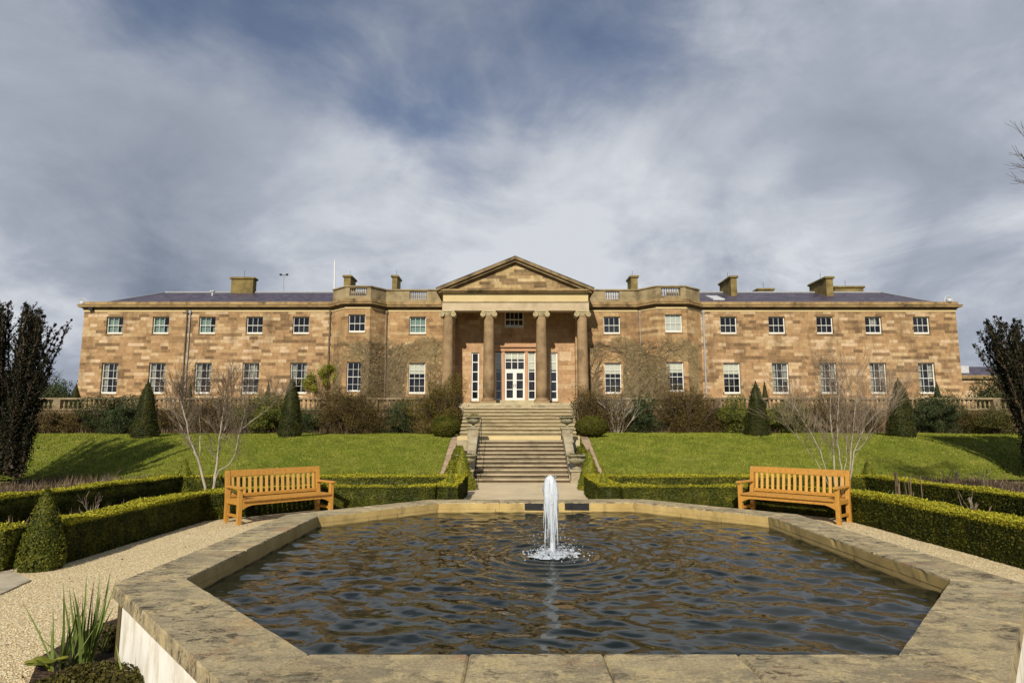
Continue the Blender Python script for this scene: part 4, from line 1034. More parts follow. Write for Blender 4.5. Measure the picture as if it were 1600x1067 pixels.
for q_ in range(60):
    a_ = rj_.uniform(0,6.28); r_ = rj_.uniform(.03,.21); k_ = 9; cx_, cy_ = JET.x+.03+r_*1.3*math.cos(a_), JET.y+r_*math.sin(a_); rr_ = rj_.uniform(.012,.045)
    vs = [(cx_+rr_*(1+.4*math.sin(3*t_+q_))*1.3*math.cos(t_), cy_+rr_*math.sin(t_), ZW+.004) for t_ in np.linspace(0,6.28,k_,endpoint=False)]+[(cx_,cy_,ZW+.018)]
    fm.add(vs,[(i_,(i_+1)%k_,k_) for i_ in range(k_)])
obj('foam', fm, m_jet, jet, smooth=True)

# ================================================================== BENCHES
def make_bench():
    o = thing('garden_bench', (0,0,0), 'x', 'bench', 'teak benches beside the fountain')
    W = .965; ht = .93; zs = .43
    for s_ in (-1,1):
        xa = s_*W; xi = s_*(W-.075); x0, x1 = sorted((xa,xi))
        # front leg at y=-.50, back leg raked
        obj('leg', MB().bbox(x0,x1,-.52,-.445,0,.62,.004), m_teak, o)
        vs = []; pr = [(-.02,0),(.055,0),(.055,.42),(.115,ht),(.06,ht),(-.02,.42)]
        vs = [(x0,y,z) for y,z in pr]+[(x1,y,z) for y,z in pr]; n = 6
        obj('leg', MB().add(vs,[tuple(range(n-1,-1,-1)),tuple(range(n,2*n))]+[(i,(i+1)%n,n+(i+1)%n,n+i) for i in range(n)]), m_teak, o)
        xc = (x0+x1)/2
        a_ = MB(); a_.bbox(xc-.045,xc+.045,-.57,.04,.621,.660,.008); obj('armrest', a_, m_teak, o)
        r_ = MB(); r_.bbox(x0+.015,x1-.015,-.444,-.021,.34,.42,.004); r_.bbox(x0+.02,x1-.02,-.444,-.021,.12,.17,.004); obj('side_rail', r_, m_teak, o)
    s_ = MB()
    for k in range(6): y = -.53+.088*k; s_.bbox(-W+.0 if 0 < k < 5 and 0 else -W+.08, W-.08, y, y+.072, zs-.022+.0*k, zs, .004)
    s_.bbox(-W+.076,W-.076,-.555,-.5305,zs-.03,zs+.0,.004)
    obj('seat', s_, m_teak, o)
    ap = MB(); n = 20; vs=[]; xs = np.linspace(-W+.0755,W-.0755,n+1)
    for x in xs:
        e = min(1,max(0,(W-.0755-abs(x))/.20)); zb_ = zs-.175+.075*math.sin(e*math.pi/2)
        vs += [(x,-.515,zb_),(x,-.515,zs-.024),(x,-.49,zs-.024),(x,-.49,zb_)]
    fs=[]
    for i in range(n):
        for j in range(4): fs.append((4*i+j,4*(i+1)+j,4*(i+1)+(j+1)%4,4*i+(j+1)%4))
    ap.add(vs, [f[::-1] for f in fs]+[(0,1,2,3),(4*n+3,4*n+2,4*n+1,4*n)]); obj('apron', ap, m_teak, o)
    def by(z): return .0+(z-.42)*.118+.01
    br_ = MB(); z0 = ht-.115
    pr = [(by(z0),z0),(by(z0)+.045,z0),(by(ht)+.045,ht-.01),(by(ht)+.04,ht),(by(ht)+.0,ht)]
    vs = [(-W+.0755,y,z) for y,z in pr]+[(W-.0755,y,z) for y,z in pr]; n=5
    obj('top_rail', MB().add(vs,[tuple(range(n-1,-1,-1)),tuple(range(n,2*n))]+[(i,(i+1)%n,n+(i+1)%n,n+i) for i in range(n)]), m_teak, o)
    lr = MB(); lr.bbox(-W+.0755,W-.0755,.0,.045,.44,.50,.004); obj('lower_rail', lr, m_teak, o)
    sm_ = MB(); N_ = 16
    for k in range(N_):
        x = -W+.075+(2*W-.15)*(k+.5)/N_; y0_, y1_ = by(.50)+.01, by(z0)+.01
        sm_.add([(x-.026,y0_,.499),(x+.026,y0_,.499),(x+.026,y0_+.018,.499),(x-.026,y0_+.018,.499),(x-.026,y1_,z0+.001),(x+.026,y1_,z0+.001),(x+.026,y1_+.018,z0+.001),(x-.026,y1_+.018,z0+.001)],[(0,3,2,1),(4,5,6,7),(0,1,5,4),(1,2,6,5),(2,3,7,6),(3,0,4,7)])
    obj('back_slats', sm_, m_teak2, o)
    return o
b1 = make_bench(); b2 = copy_tree(b1)
def place_bench(o, near, far, flip, label):
    # near / far: outer back-leg positions on the ground
    mid = (near+far)/2; dxy = (far-near) if not flip else (near-far)
    o.location = (mid.x, mid.y, 0.0); o.rotation_euler = (0,0,math.atan2(dxy.y,dxy.x)); o['label'] = label
bl0 = G(351,816).xy; bl1 = Vector((-3.96,13.48)); place_bench(b1, bl0, bl1, False, 'honey coloured teak bench with slatted back on the gravel left of the pool')
br0 = G(1331,816).xy; br1 = Vector((4.90,13.48)); place_bench(b2, br0, br1, True, 'honey coloured teak bench with slatted back on the gravel right of the pool')

# ================================================================== HEDGES AND TOPIARY
rg = np.random.default_rng(77)
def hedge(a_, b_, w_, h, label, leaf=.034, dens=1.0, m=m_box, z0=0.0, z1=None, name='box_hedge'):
    """clipped hedge between two ground points; z0/z1 ground heights at both ends"""
    a_ = Vector(a_); b_ = Vector(b_); L = (b_-a_).length; T = (b_-a_)/L; N = Vector((T.y,-T.x)); z1 = z0 if z1 is None else z1
    def wpos(s, n_, z):
        wob = .018*np.sin(s*3.1+a_.x)+.012*np.sin(s*7.7+1)
        topw = np.where(z > h*.5, 1.0, 0.0)
        zz = z0+(z1-z0)*s/L + z + topw*(.016*np.sin(s*2.3+a_.y)+.009*np.sin(s*6.1))
        nn = n_*(1+0)+np.sign(n_)*wob*.6
        return np.stack([a_.x+T.x*s+N.x*nn, a_.y+T.y*s+N.y*nn, zz], -1)
    pts = []; nr = []
    def face(n, f):
        p, q = f(n); pts.append(p); nr.append(np.tile(q,(n,1)))
    A = dens*1.9/(leaf*leaf*.55)
    def side(sg):
        def f(n): s = rg.uniform(0,L,n); z = h*rg.uniform(.0,1,n)**.95; d_ = w_/2-abs(rg.normal(0,.018,n)); return wpos(s, sg*(d_-.0*z), z), (N.x*sg,N.y*sg,.15)
        return f
    face(int(L*h*A), side(1)); face(int(L*h*A), side(-1))
    def top(n): s = rg.uniform(0,L,n); n_ = rg.uniform(-w_/2,w_/2,n); return wpos(s,n_,h-abs(rg.normal(0,.014,n))), (0,0,1)
    face(int(L*w_*A*1.1), top)
    for sg in (-1,1):
        def end(n, sg=sg): n_ = rg.uniform(-w_/2,w_/2,n); z = h*rg.uniform(0,1,n); s = np.full(n, L if sg > 0 else 0)-sg*abs(rg.normal(0,.015,n)); return wpos(s,n_,z), (T.x*sg,T.y*sg,.1)
        face(int(w_*h*A), end)
    # sparse sprigs that break the clipped line
    n = int(L*45); s = rg.uniform(0,L,n); n_ = rg.uniform(-w_/2,w_/2,n); pts.append(wpos(s,n_,h+abs(rg.normal(0,.014,n)))); nr.append(rg.normal(0,1,(n,3)))
    core = MB(); k = max(2,int(L/.5)); vs=[]
    for i in range(k+1):
        s = L*i/k*.998+.001*L
        for n_,z in ((-w_/2+.035,-.05),(-w_/2+.035,h-.04),(w_/2-.035,h-.04),(w_/2-.035,-.05)): vs.append(wpos(np.array(min(max(s,.03),L-.03)),np.array(n_),np.array(z)))
    fs = [(4*i+j,4*i+(j+1)%4,4*(i+1)+(j+1)%4,4*(i+1)+j) for i in range(k) for j in range(4)]+[(3,2,1,0),(4*k,4*k+1,4*k+2,4*k+3)]
    o = leafobj(name, np.vstack(pts), np.vstack(nr).astype(float), leaf, m, rg, None, ((a_.x+b_.x)/2,(a_.y+b_.y)/2,(z0+z1)/2), core=(np.array(vs), np.array(fs)), aspect=.6, flat=.55)
    return tag(o, label, 'hedge', 'clipped box hedges of the parterre')
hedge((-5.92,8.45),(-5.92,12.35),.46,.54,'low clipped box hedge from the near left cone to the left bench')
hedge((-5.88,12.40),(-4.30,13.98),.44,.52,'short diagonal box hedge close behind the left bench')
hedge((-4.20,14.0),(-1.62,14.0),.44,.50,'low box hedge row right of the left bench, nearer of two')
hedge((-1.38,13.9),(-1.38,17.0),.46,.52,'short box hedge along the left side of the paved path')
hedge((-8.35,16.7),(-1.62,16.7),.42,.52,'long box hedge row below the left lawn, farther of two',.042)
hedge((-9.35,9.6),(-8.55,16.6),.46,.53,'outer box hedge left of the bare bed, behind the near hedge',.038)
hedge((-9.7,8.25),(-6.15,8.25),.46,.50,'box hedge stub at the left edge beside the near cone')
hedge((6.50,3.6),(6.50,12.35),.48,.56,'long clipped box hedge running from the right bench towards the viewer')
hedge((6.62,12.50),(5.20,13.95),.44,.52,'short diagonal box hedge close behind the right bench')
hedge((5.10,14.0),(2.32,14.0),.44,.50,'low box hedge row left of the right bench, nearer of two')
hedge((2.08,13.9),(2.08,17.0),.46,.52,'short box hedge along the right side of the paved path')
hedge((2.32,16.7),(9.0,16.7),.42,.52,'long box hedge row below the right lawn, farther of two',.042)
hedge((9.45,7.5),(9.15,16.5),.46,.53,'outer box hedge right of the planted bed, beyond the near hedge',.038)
hedge((-2.02,20.6),(-2.02,27.8),.26,.28,'narrow box hedge climbing the bank left of the steps',.05,.9,z0=.02,z1=1.30,m=m_box2)
hedge((2.63,20.6),(2.63,27.8),.28,.28,'narrow box hedge climbing the bank right of the steps',.05,.9,z0=.02,z1=1.30,m=m_box2)

def cone(x, y, z, h, r, label, m, leaf, name='topiary_cone', top=.08, group=None, bulge=.12, dens=1.0):
    A = math.pi*r*math.hypot(h,r); n = int(A*2.2*dens/(leaf*leaf*.55)); 
    f = 1-np.sqrt(rg.uniform(0,1,n)); f = np.clip(f,0,1)                     # height fraction, denser at the base
    f2 = np.where(rg.uniform(0,1,n) < .1, rg.uniform(0,1,n), f)
    a_ = rg.uniform(0,6.283,n); prof = (1-f2)**(1-bulge*1.5)*(1-top)+top*(1-f2**6)
    dirs = np.stack([np.cos(a_),np.sin(a_),f2*2],-1); rr_ = r*prof*lump(dirs,rg,8,.07,2.6)-abs(rg.normal(0,leaf*.5,n))
    rr_ *= np.clip(f2/.04,.86,1)
    pts = np.stack([x+rr_*np.cos(a_), y+rr_*np.sin(a_), z+f2*h+rg.normal(0,leaf*.2,n)],-1); nr = np.stack([np.cos(a_),np.sin(a_),np.full(n,r/h)],-1)
    k = 14; q = 8; vs=[]; 
    for j in range(q+1):
        ff = j/q*.96; pr = (1-ff)**(1-bulge*1.5)*(1-top)+top*(1-ff**6)
        for i in range(k): b_ = 6.283*i/k; vs.append((x+r*.86*pr*math.cos(b_), y+r*.86*pr*math.sin(b_), z-.04+ff*h))
    fs = [(j*k+i,j*k+(i+1)%k,(j+1)*k+(i+1)%k,(j+1)*k+i) for j in range(q) for i in range(k)]
    o = leafobj(name, pts, nr, leaf, m, rg, None, (x,y,z), core=(np.array(vs),np.array(fs)), aspect=.5, flat=.6)
    return tag(o, label, 'topiary', group)
ly = 27.3
for px,w_,ty,lab in ((225.5,43,594,'tall dark yew cone on the left lawn below the second lower window'),(453,41,588,'tall dark yew cone on the left lawn nearer the steps'),
                     (1184.5,40,595,'tall dark yew cone on the right lawn nearer the steps'),(1410,46,590,'tall dark yew cone on the right lawn near the end of the house')):
    c = P(px,683,ly); z = bz(ly); h = zpix(ty,ly)-z
    cone(c.x, ly, z, h, w_/2*ly/1010, lab, m_yew, .055, 'yew_cone', top=.30, group='yew cones on the lawns', bulge=.1)
m_boxc = foliage('box cone leaves', (.014,.020,.003), (.060,.070,.008), (.15,.14,.016), sc=5, rough=.6)
cone(-5.80, 8.17, 0, 1.0, .275, 'plump green box cone at the near left hedge corner', m_boxc, .034, 'box_cone', group='box cones at hedge corners', bulge=.2, dens=1.2)
for px,ty,y,hw,lab in ((288,716,16.7,.34,'small box cone at the far corner of the left hedge'),(1357,718,16.7,.34,'small box cone at the far corner of the right hedge'),
                    (704,728,14.2,.22,'small box cone on the path end of the left hedge row'),(943,727,14.2,.22,'small box cone on the path end of the right hedge row'),
                    (722,697,18.3,.42,'taller golden box cone left of the lowest step'),(921,700,18.3,.40,'taller golden box cone right of the lowest step')):
    c = P(px,750,y); cone(c.x,y,0,zpix(ty,y),hw,lab,m_box2,.04,'box_cone',group='box cones at hedge corners',bulge=.05)
for px,ty,w_,lab in ((117,600,24,'small cone bush on the terrace at the left corner of the house'),(296,597,14,'small dark cone bush beside the third lower window'),(418,596,14,'small dark cone bush between fourth and fifth lower windows'),
                  (1196,594,14,'small dark cone bush right of the tall right yew cone'),(1466,596,18,'small dark cone bush at the right corner of the house')):
    y = 33.6; c = P(px,630,y); cone(c.x,y,ZT,zpix(ty,y)-ZT,w_/2*y/1000,lab,m_yew,.06,'cone_bush',group='small cone bushes on the terrace')

def ellipsoid_bush(name, cx, cy, cz, rx, ry, rz, leaf, m, label, cat='shrub', n=None, shell=.35, amp=.2, freq=3.2, group=None, core=True, stems=None, floor=None, flat=.9, aspect=.55):
    n = n or int(4*math.pi*((rx*ry)**.8+(rx*rz)**.8+(ry*rz)**.8)/3*2.2/(leaf*leaf*.5))
    dv = rg.normal(0,1,(n,3)); dv /= np.linalg.norm(dv,axis=1,keepdims=True)
    L = lump(dv,rg,10,amp,freq); rad = L*(1-shell*rg.uniform(0,1,n)**1.6)
    pts = np.stack([cx+dv[:,0]*rx*rad, cy+dv[:,1]*ry*rad, cz+dv[:,2]*rz*rad],-1)
    fz = cz-rz*.98 if floor is None else floor; k = pts[:,2] > fz; pts = pts[k]; dv = dv[k]
    root = thing(name, (cx,cy,fz), label, cat, group)
    leafobj('foliage', pts, dv, leaf, m, rg, root, aspect=aspect, flat=flat)
    if stems is not False:
        mb = MB(); r_ = random.Random(int(abs(cx)*100))
        for i in range(14 if rz > .5 else 6):
            a_ = r_.uniform(0,6.28); q_ = r_.uniform(.3,.9); mb.tube([(cx+.12*math.cos(a_),cy+.12*math.sin(a_),fz-.05),(cx+rx*.4*q_*math.cos(a_),cy+ry*.4*q_*math.sin(a_),cz),(cx+rx*.75*q_*math.cos(a_+.3),cy+ry*.75*q_*math.sin(a_+.3),cz+rz*.7*(1.1-q_*.4))],[.03,.02,.007],5)
        obj('stem', mb, stems or m_dbark, root)
    return root
# clipped balls at the head of the narrow hedges
for px,w_,lab in ((696.5,46,'rounded clipped bush on the lawn edge left of the steps'),(925,50,'rounded clipped bush on the lawn edge right of the steps')):
    y = 27.0; c = P(px,669,y); n = 15000; z = 1.75; r_ = w_/2*y/1000
    ellipsoid_bush('clipped_bush', c.x, y, z, r_, r_, .47, .045, m_ball, lab, 'topiary', n=n, shell=.14, amp=.04, group='clipped round bushes', flat=.6, floor=1.30)

# ------------------------------------------------------------------ twiggy shrubs, borders
def grow(mb, p, d_, L, r, depth, rnd, spread=.5, up=.15, seg=4, tips=None, kids=(2,4), shrink=.68, minr=.002, n=5):
    pts = [p.copy()]; rad = [r]; q = p.copy(); dd = d_.copy()
    for i in range(seg):
        dd = (dd+Vector((rnd.gauss(0,.12),rnd.gauss(0,.12),rnd.gauss(0,.08)+up*.25))).normalized(); q = q+dd*L/seg; pts.append(q.copy()); rad.append(max(minr, r*(1-.45*(i+1)/seg)))
    mb.tube(pts, rad, n if r > .012 else 3)
    if depth <= 0:
        if tips is not None: tips.append((q.copy(), dd.copy()))
        return
    for k in range(rnd.randint(*kids)):
        f_ = rnd.uniform(.45,1); i = min(seg-1,int(f_*seg)); st = pts[i].lerp(pts[i+1], f_*seg-i) if f_ < 1 else pts[-1]
        ax = Vector((rnd.gauss(0,1),rnd.gauss(0,1),rnd.gauss(0,.6))).normalized()
        nd = (dd+ax*spread+Vector((0,0,up))).normalized()
        grow(mb, st, nd, L*shrink*rnd.uniform(.75,1.2), max(minr,r*.55), depth-1, rnd, spread, up, max(2,seg-1), tips, kids, shrink, minr, n)

def twig_shrub(px, py_top, halfw, Y, label, m_leaf=m_brown, m_st=m_dbark, leafn=5000, zbase=None, seed=1, leaf=.06, tw=16, depth=2):
    rnd = random.Random(seed); zb_ = bz(Y)+.02 if zbase is None else zbase; c = P(px,650,Y); H = zpix(py_top,Y)-zb_; W = halfw*Y/1000
    root = thing('bare_shrub', (c.x,Y,zb_), label, 'shrub', 'shrubs along the foot of the terrace'); mb = MB(); tips=[]
    for i in range(tw):
        a_ = rnd.uniform(0,6.28); q_ = rnd.uniform(0,1)**.6; px_ = Vector((c.x+W*.35*q_*math.cos(a_),Y+.4*q_*math.sin(a_),zb_-.03))
        d_ = Vector((math.cos(a_)*q_*W*.75, math.sin(a_)*q_*.45, H*.75)).normalized()
        grow(mb, px_, d_, H*.55, .022, depth, rnd, .42, .12, 4, tips, (3,5), .58, .0045)
    obj('stem', mb, m_st, root)
    n = int(leafn*1.35); dv = rg.normal(0,1,(n,3)); dv /= np.linalg.norm(dv,axis=1,keepdims=True); rad = lump(dv,rg,10,.30,4.2)*(1-.5*rg.uniform(0,1,n)**1.4)
    pts = np.stack([c.x+dv[:,0]*W*rad, Y+dv[:,1]*.75*rad, zb_+H*.44+dv[:,2]*H*.57*rad],-1); k = pts[:,2] > zb_
    leafobj('foliage', pts[k], dv[k], leaf, m_leaf, rg, root, flat=1.2, aspect=.45)
    return root
m_olive2 = foliage('dark olive leaves', (.02,.024,.007), (.055,.055,.014), (.12,.10,.025))
SG = 'shrubs along the foot of the terrace'
sh = 31.0
def ev(px, ty, hw, Y, m, label, leaf=.075, amp=.28, zb=None, n=None, aspect=.4, by=None):
    zb_ = bz(Y) if zb is None else zb; c = P(px,650,Y); H = zpix(ty,Y)-zb_; W = hw*Y/1000
    return ellipsoid_bush('evergreen_shrub', c.x, Y, zb_+H*.45, W, min(W,.95), H*.52, leaf, m, label, 'shrub', n=n or int(W*H*9500), shell=.5, amp=amp, freq=4.2, group=SG, floor=zb_, flat=1.0, aspect=aspect)
ev(180,617,44,30.6,m_dgreen,'broad grey green evergreen shrub left of the left yew cone')
ev(412,617,46,30.8,m_rhodo,'bright leaved rhododendron left of the second yew cone')
ev(622,628,24,30.8,m_dgreen,'dull green shrub between brown shrubs left of the steps')
ev(1000,619,24,30.6,m_dgreen,'small green shrub between brown shrubs right of the steps')
ev(1148,623,34,30.8,m_rhodo,'bright leaved rhododendron left of the third yew cone')
ev(1226,628,36,30.8,m_rhodo,'dark based rhododendron right of the third yew cone')
ev(1458,612,42,30.6,m_dgreen,'layered blue green shrub right of the fourth yew cone',amp=.42)
ev(1552,636,38,30.4,m_olive2,'low rounded dark shrub by the right end of the balustrade',amp=.35)
ev(480,640,24,31.1,m_dgreen,'low dark shrub right of the second yew cone')
twig_shrub(548,606,58,30.6,'wide bushy brown twiggy shrub left of the steps',seed=4,leafn=26000,tw=22)
twig_shrub(690,602,40,29.6,'tall olive brown shrub leaning over the left of the steps',m_olive,seed=5,leafn=34000,tw=20)
twig_shrub(924,610,33,30.0,'tall brown shrub beside the right of the steps',m_brown,seed=6,leafn=17000,tw=18)
twig_shrub(962,612,36,30.2,'pale stemmed bare shrub right of the steps',seed=7,leafn=7000,tw=20,m_st=m_bark)
twig_shrub(1072,603,52,30.6,'wide bushy brown twiggy shrub below the right bay',seed=8,leafn=24000,tw=22)
twig_shrub(1290,622,50,30.9,'brown bare shrub behind the right silver stemmed tree',seed=9,leafn=15000,tw=20)
twig_shrub(330,622,50,30.9,'brown bare shrub behind the left silver stemmed tree',seed=10,leafn=15000,tw=20)
twig_shrub(260,636,30,31.1,'low brown shrub right of the left yew cone',seed=11,leafn=7000)
twig_shrub(80,640,26,31.0,'low brown shrub at the left end of the border',seed=12,leafn=7000)
twig_shrub(122,642,24,31.0,'low brown shrub left of the grey green shrub',seed=13,leafn=7000)
twig_shrub(1356,634,24,31.1,'low brown shrub left of the fourth yew cone',seed=14,leafn=7000)
twig_shrub(1505,640,22,31.1,'low reddish brown shrub between two dark shrubs on the right',seed=15,leafn=7000)
# low fringe of perennials along lawn top
def fringe(name, x0, x1, y0, y1, n, h, m, label, zf, leaf=None, cat='plants'):
    X = rg.uniform(x0,x1,n); Y = rg.uniform(y0,y1,n); Z = np.array([zf(q_) for q_ in Y]); hh = h*rg.uniform(.4,1.2,n)*(.6+.6*np.sin(X*2.1+1)**2)
    ln = rg.normal(0,.25,(n,2))*hh[:,None]; wd = .010+.0*hh; a_ = rg.uniform(0,6.28,n)
    b0 = np.stack([X-np.cos(a_)*wd,Y-np.sin(a_)*wd,Z],-1); b1_ = np.stack([X+np.cos(a_)*wd,Y+np.sin(a_)*wd,Z],-1); tp = np.stack([X+ln[:,0],Y+ln[:,1],Z+hh],-1)
    V = np.stack([b0,b1_,tp],1).reshape(-1,3); o = link(name, npmesh(name,V,np.arange(n*3).reshape(-1,3)), m)
    return tag(o, label, cat, kind='stuff')
fringe('dry_perennials',-26,-3.2,30.5,31.6,3500,.42,m_dry,'dry brown perennial stems below the left terrace wall',bz)
fringe('dry_perennials',3.8,26,30.5,31.6,3500,.42,m_dry,'dry brown perennial stems below the right terrace wall',bz)
fringe('dry_perennials',-9,-6.3,8.9,16.2,1500,.16,m_dry,'dead stems in the bare bed between the left hedges',lambda y:.01)
fringe('dry_perennials',6.9,9,6.0,16.2,1800,.16,m_dry,'dead stems in the bed between the right hedges',lambda y:.01)
fringe('dry_perennials',-15.5,-9.6,13.5,21.7,3800,.26,m_dry,'dry stems in the border below the left lawn',lambda y:.01)
fringe('dry_perennials',9.9,15.5,12.5,21.7,3800,.26,m_dry,'dry stems in the border below the right lawn',lambda y:.01)
fringe('dry_perennials',-9,-2.3,18.2,21.5,2600,.3,m_olive,'low stems at the foot of the left bank',lambda y:.01)
fringe('dry_perennials',3,9.5,18.2,21.5,2600,.3,m_olive,'low stems at the foot of the right bank',lambda y:.01)
# grass blades over the bank
def grass(name, x0, x1, n, label):
    X = rg.uniform(x0,x1,n); Y = 21.7+(31-21.7)*rg.uniform(0,1,n)**1.15; Z = bank_z(Y)+.018*(np.sin(X*1.3+Y*.7)+np.sin(X*.41-Y*1.1+2)+np.sin(X*.17+.5)*1.5)*np.clip((Y-21.6)/2,0,1)-.01
    hh = rg.uniform(.03,.075,n); ln = rg.normal(0,.5,(n,2))*hh[:,None]; a_ = rg.uniform(0,6.28,n); wd = .012
    V = np.stack([np.stack([X-np.cos(a_)*wd,Y-np.sin(a_)*wd,Z],-1),np.stack([X+np.cos(a_)*wd,Y+np.sin(a_)*wd,Z],-1),np.stack([X+ln[:,0],Y+ln[:,1],Z+hh],-1)],1).reshape(-1,3)
    return tag(link(name,npmesh(name,V,np.arange(n*3).reshape(-1,3)),m_grassb),label,'grass',kind='stuff')
grass('grass',-27,-2.5,170000,'mown grass of the left lawn bank'); grass('grass',3.15,27,170000,'mown grass of the right lawn bank')

# ------------------------------------------------------------------ wall climbers on the house
def climber(x0, x1, z_top, label, seed, n=46, Y=WY, bases=4):
    rnd = random.Random(seed); root = thing('wall_climber', ((x0+x1)/2,Y,ZT), label, 'climber', 'bare climbers on the house front'); mb = MB()
    bs = [x0+(x1-x0)*(i+.5)/bases+rnd.uniform(-.3,.3) for i in range(bases)]
    def yoff(x):
        for b_ in (bayL,bayR):
            if b_[0] <= x <= b_[3]:
                if x < b_[1]: return -.95*(x-b_[0])/(b_[1]-b_[0])
                if x > b_[2]: return -.95*(b_[3]-x)/(b_[3]-b_[2])
                return -.95
        return 0
    def hole(x, z):
        for c_ in wins:
            if c_[0]-.05 < x < c_[1]+.05 and c_[2]-.15 < z < c_[3]+.03: return True
        return False
    wins = []
    for px_,py_,z_ in ((554.5,588,LZ),(651,590,LZ),(958,590,LZ),(1055.5,588,LZ),(557.5,505,UZ),(652.5,508,UZ),(956,508,UZ),(1052.5,508,UZ)): c_ = xpix(px_,py_, WY); wins.append((c_-.5,c_+.5,z_[0],z_[1]))
    def walk(x, z, ang, L, r, depth):
        pts=[]; k = int(L/.16)
        for i in range(k):
            if x < x0 or x > x1 or z > z_top+rnd.uniform(-.3,.1) or hole(x,z): break
            pts.append((x, Y+yoff(x)-.03-rnd.uniform(0,.02), z)); ang += rnd.gauss(0,.20)+(math.pi/2-ang)*.02; x += .16*math.cos(ang); z += .16*math.sin(ang)
            if depth and rnd.random() < .20: walk(x,z,ang+rnd.choice((-1,1))*rnd.uniform(.4,1.3),L*.55,r*.6,depth-1)
        if len(pts) > 1: mb.tube(pts,[max(.004,r*(1-.7*i/len(pts))) for i in range(len(pts))],4)
    for i in range(n):
        b_ = rnd.choice(bs); walk(b_+rnd.gauss(0,.06), ZT+.0, rnd.uniform(.45,2.7), rnd.uniform(2.5,6.0), rnd.uniform(.012,.034), 2)
    obj('stem', mb, m_climb, root)
    r2 = np.random.default_rng(seed+5); n_ = 15000; X = r2.uniform(x0,x1,n_); Z = r2.uniform(ZT,z_top+.15,n_)
    dn = np.sin(X*1.7+seed)+np.sin(X*.8-Z*1.3+1)+.6*np.sin(Z*2.2+X*2.9); kk = (dn > r2.normal(-.6,.9,n_)) & (Z < z_top+.25*np.sin(X*2.3)-.1)
    kk &= np.array([not hole(a,b) for a,b in zip(X,Z)]); X = X[kk]; Z = Z[kk]; Yw = np.array([Y+yoff(a)-.04 for a in X])
    leafobj('fine_twigs', np.stack([X,Yw,Z],-1), np.tile([0,-1.,0],(len(X),1)), .17, m_finetwig, r2, root, aspect=.10, flat=.18)
m_finetwig = foliage('fine climber twigs', (.10,.08,.04), (.24,.19,.10), (.36,.30,.17), rough=.9)
climber(bayL[0]+.2, -3.85, zpix(530), 'bare twining climber covering the wall left of the portico', 4, 110, bases=7)
climber(4.15, bayR[3]-.3, zpix(530), 'bare twining climber covering the wall right of the portico', 9, 110, bases=7)
# leafy yellow green climber between the fifth window and the left bay
root = thing('leafy_climber', (xpix(505,610),WY-.3,ZT), 'yellow green leafy shrub trained against the wall left of the left bay', 'climber')
pts=[]; 
for cx_,cy_,rx,ry in ((514,574,15,7),(503,583,9,9),(525,588,7,12),(485,590,8,10),(478,600,7,10),(508,597,6,8),(490,606,8,7)):
    n = int(rx*ry*9); c = P(cx_,cy_,WY-.35); dv = rg.normal(0,.42,(n,3)); pts.append(np.stack([c.x+dv[:,0]*rx*.036, c.y+dv[:,1]*.28, c.z+dv[:,2]*ry*.036],-1))
pts = np.vstack(pts); leafobj('foliage', pts, rg.normal(0,1,pts.shape), .085, m_ylw, rg, root, aspect=.4)
rnd = random.Random(3); mb = MB()
for i in range(7): mb.tube([(xpix(500,615)+rnd.uniform(-.2,.2),WY-.25,ZT),(xpix(498,600)+rnd.uniform(-.5,.6),WY-.3,3.7),(xpix(500,580)+rnd.uniform(-.7,.8),WY-.3,4.7)],[.03,.02,.008],5)
obj('stem', mb, m_climb, root)

# ------------------------------------------------------------------ silver stemmed trees in the beds
def stem_tree(base, stems, label, seed, twk=5, tl=1.0):
    rnd = random.Random(seed); root = thing('bare_tree', base, label, 'tree', 'small bare silver stemmed trees'); tr = MB(); tw = MB()
    for pix,r in stems:
        pts = [P(x,y,base[1]+dy) for x,y,dy in pix]; n = len(pts); fine=[]
        for i in range(n-1):
            for s_ in range(3): fine.append(pts[i].lerp(pts[i+1],s_/3)+Vector((rnd.gauss(0,.008),rnd.gauss(0,.008),0)))
        fine.append(pts[-1]); k = len(fine)
        tr.tube(fine,[r*.82*(1-.72*i/(k-1)) for i in range(k)],8)
        for i in range(int(k*.35),k):
            for q_ in range(twk if i > k*.55 else 2):
                d_ = (fine[i]-fine[max(0,i-1)]).normalized(); ax = Vector((rnd.gauss(0,1),rnd.gauss(0,.8),rnd.uniform(-.1,.7))).normalized()
                grow(tw, fine[i], (d_*.8+ax*.95+Vector((0,0,.30))).normalized(), rnd.uniform(.4,.85)*tl, r*.17, 2, rnd, .5, .20, 4, None, (3,4), .62, .0019)
    obj('trunk', tr, m_bark, root, smooth=True); obj('twigs', tw, m_twig, root)
    return root
B = 15.4; gy = P(330,790,B); 
def gz(x, Y): v = P(x,790,Y); return (v.x, Y, 0.0)
bx = P(327,775,B).x
ybase = 533.5+0; 
stem_tree((bx,B,0), [
 ([(322,779,0),(319,752,0),(309,715,0),(297,690,0),(291,660,-.1),(284,632,-.1),(279,612,-.1)],.040),
 ([(330,779,0),(336,745,0),(340,715,.1),(343,684,.1),(348,650,.1),(352,610,.1)],.040),
 ([(331,770,0),(342,735,0),(357,727,-.1),(368,709,-.1),(373,680,-.1),(382,648,-.2),(384,615,-.2)],.022),
 ([(343,690,.1),(352,668,.2),(360,640,.3),(362,605,.3)],.016),
 ([(375,672,-.1),(398,655,-.1),(418,640,-.1),(432,625,-.1)],.014),
 ([(312,712,0),(313,680,.2),(312,650,.2),(318,612,.2)],.016),
 ([(296,690,0),(284,668,.1),(276,650,.1),(268,632,.1)],.012)], 'small bare silver stemmed tree behind the left bench', 6, 6, .62)
B2 = 15.2; bx2 = P(1310,775,B2).x
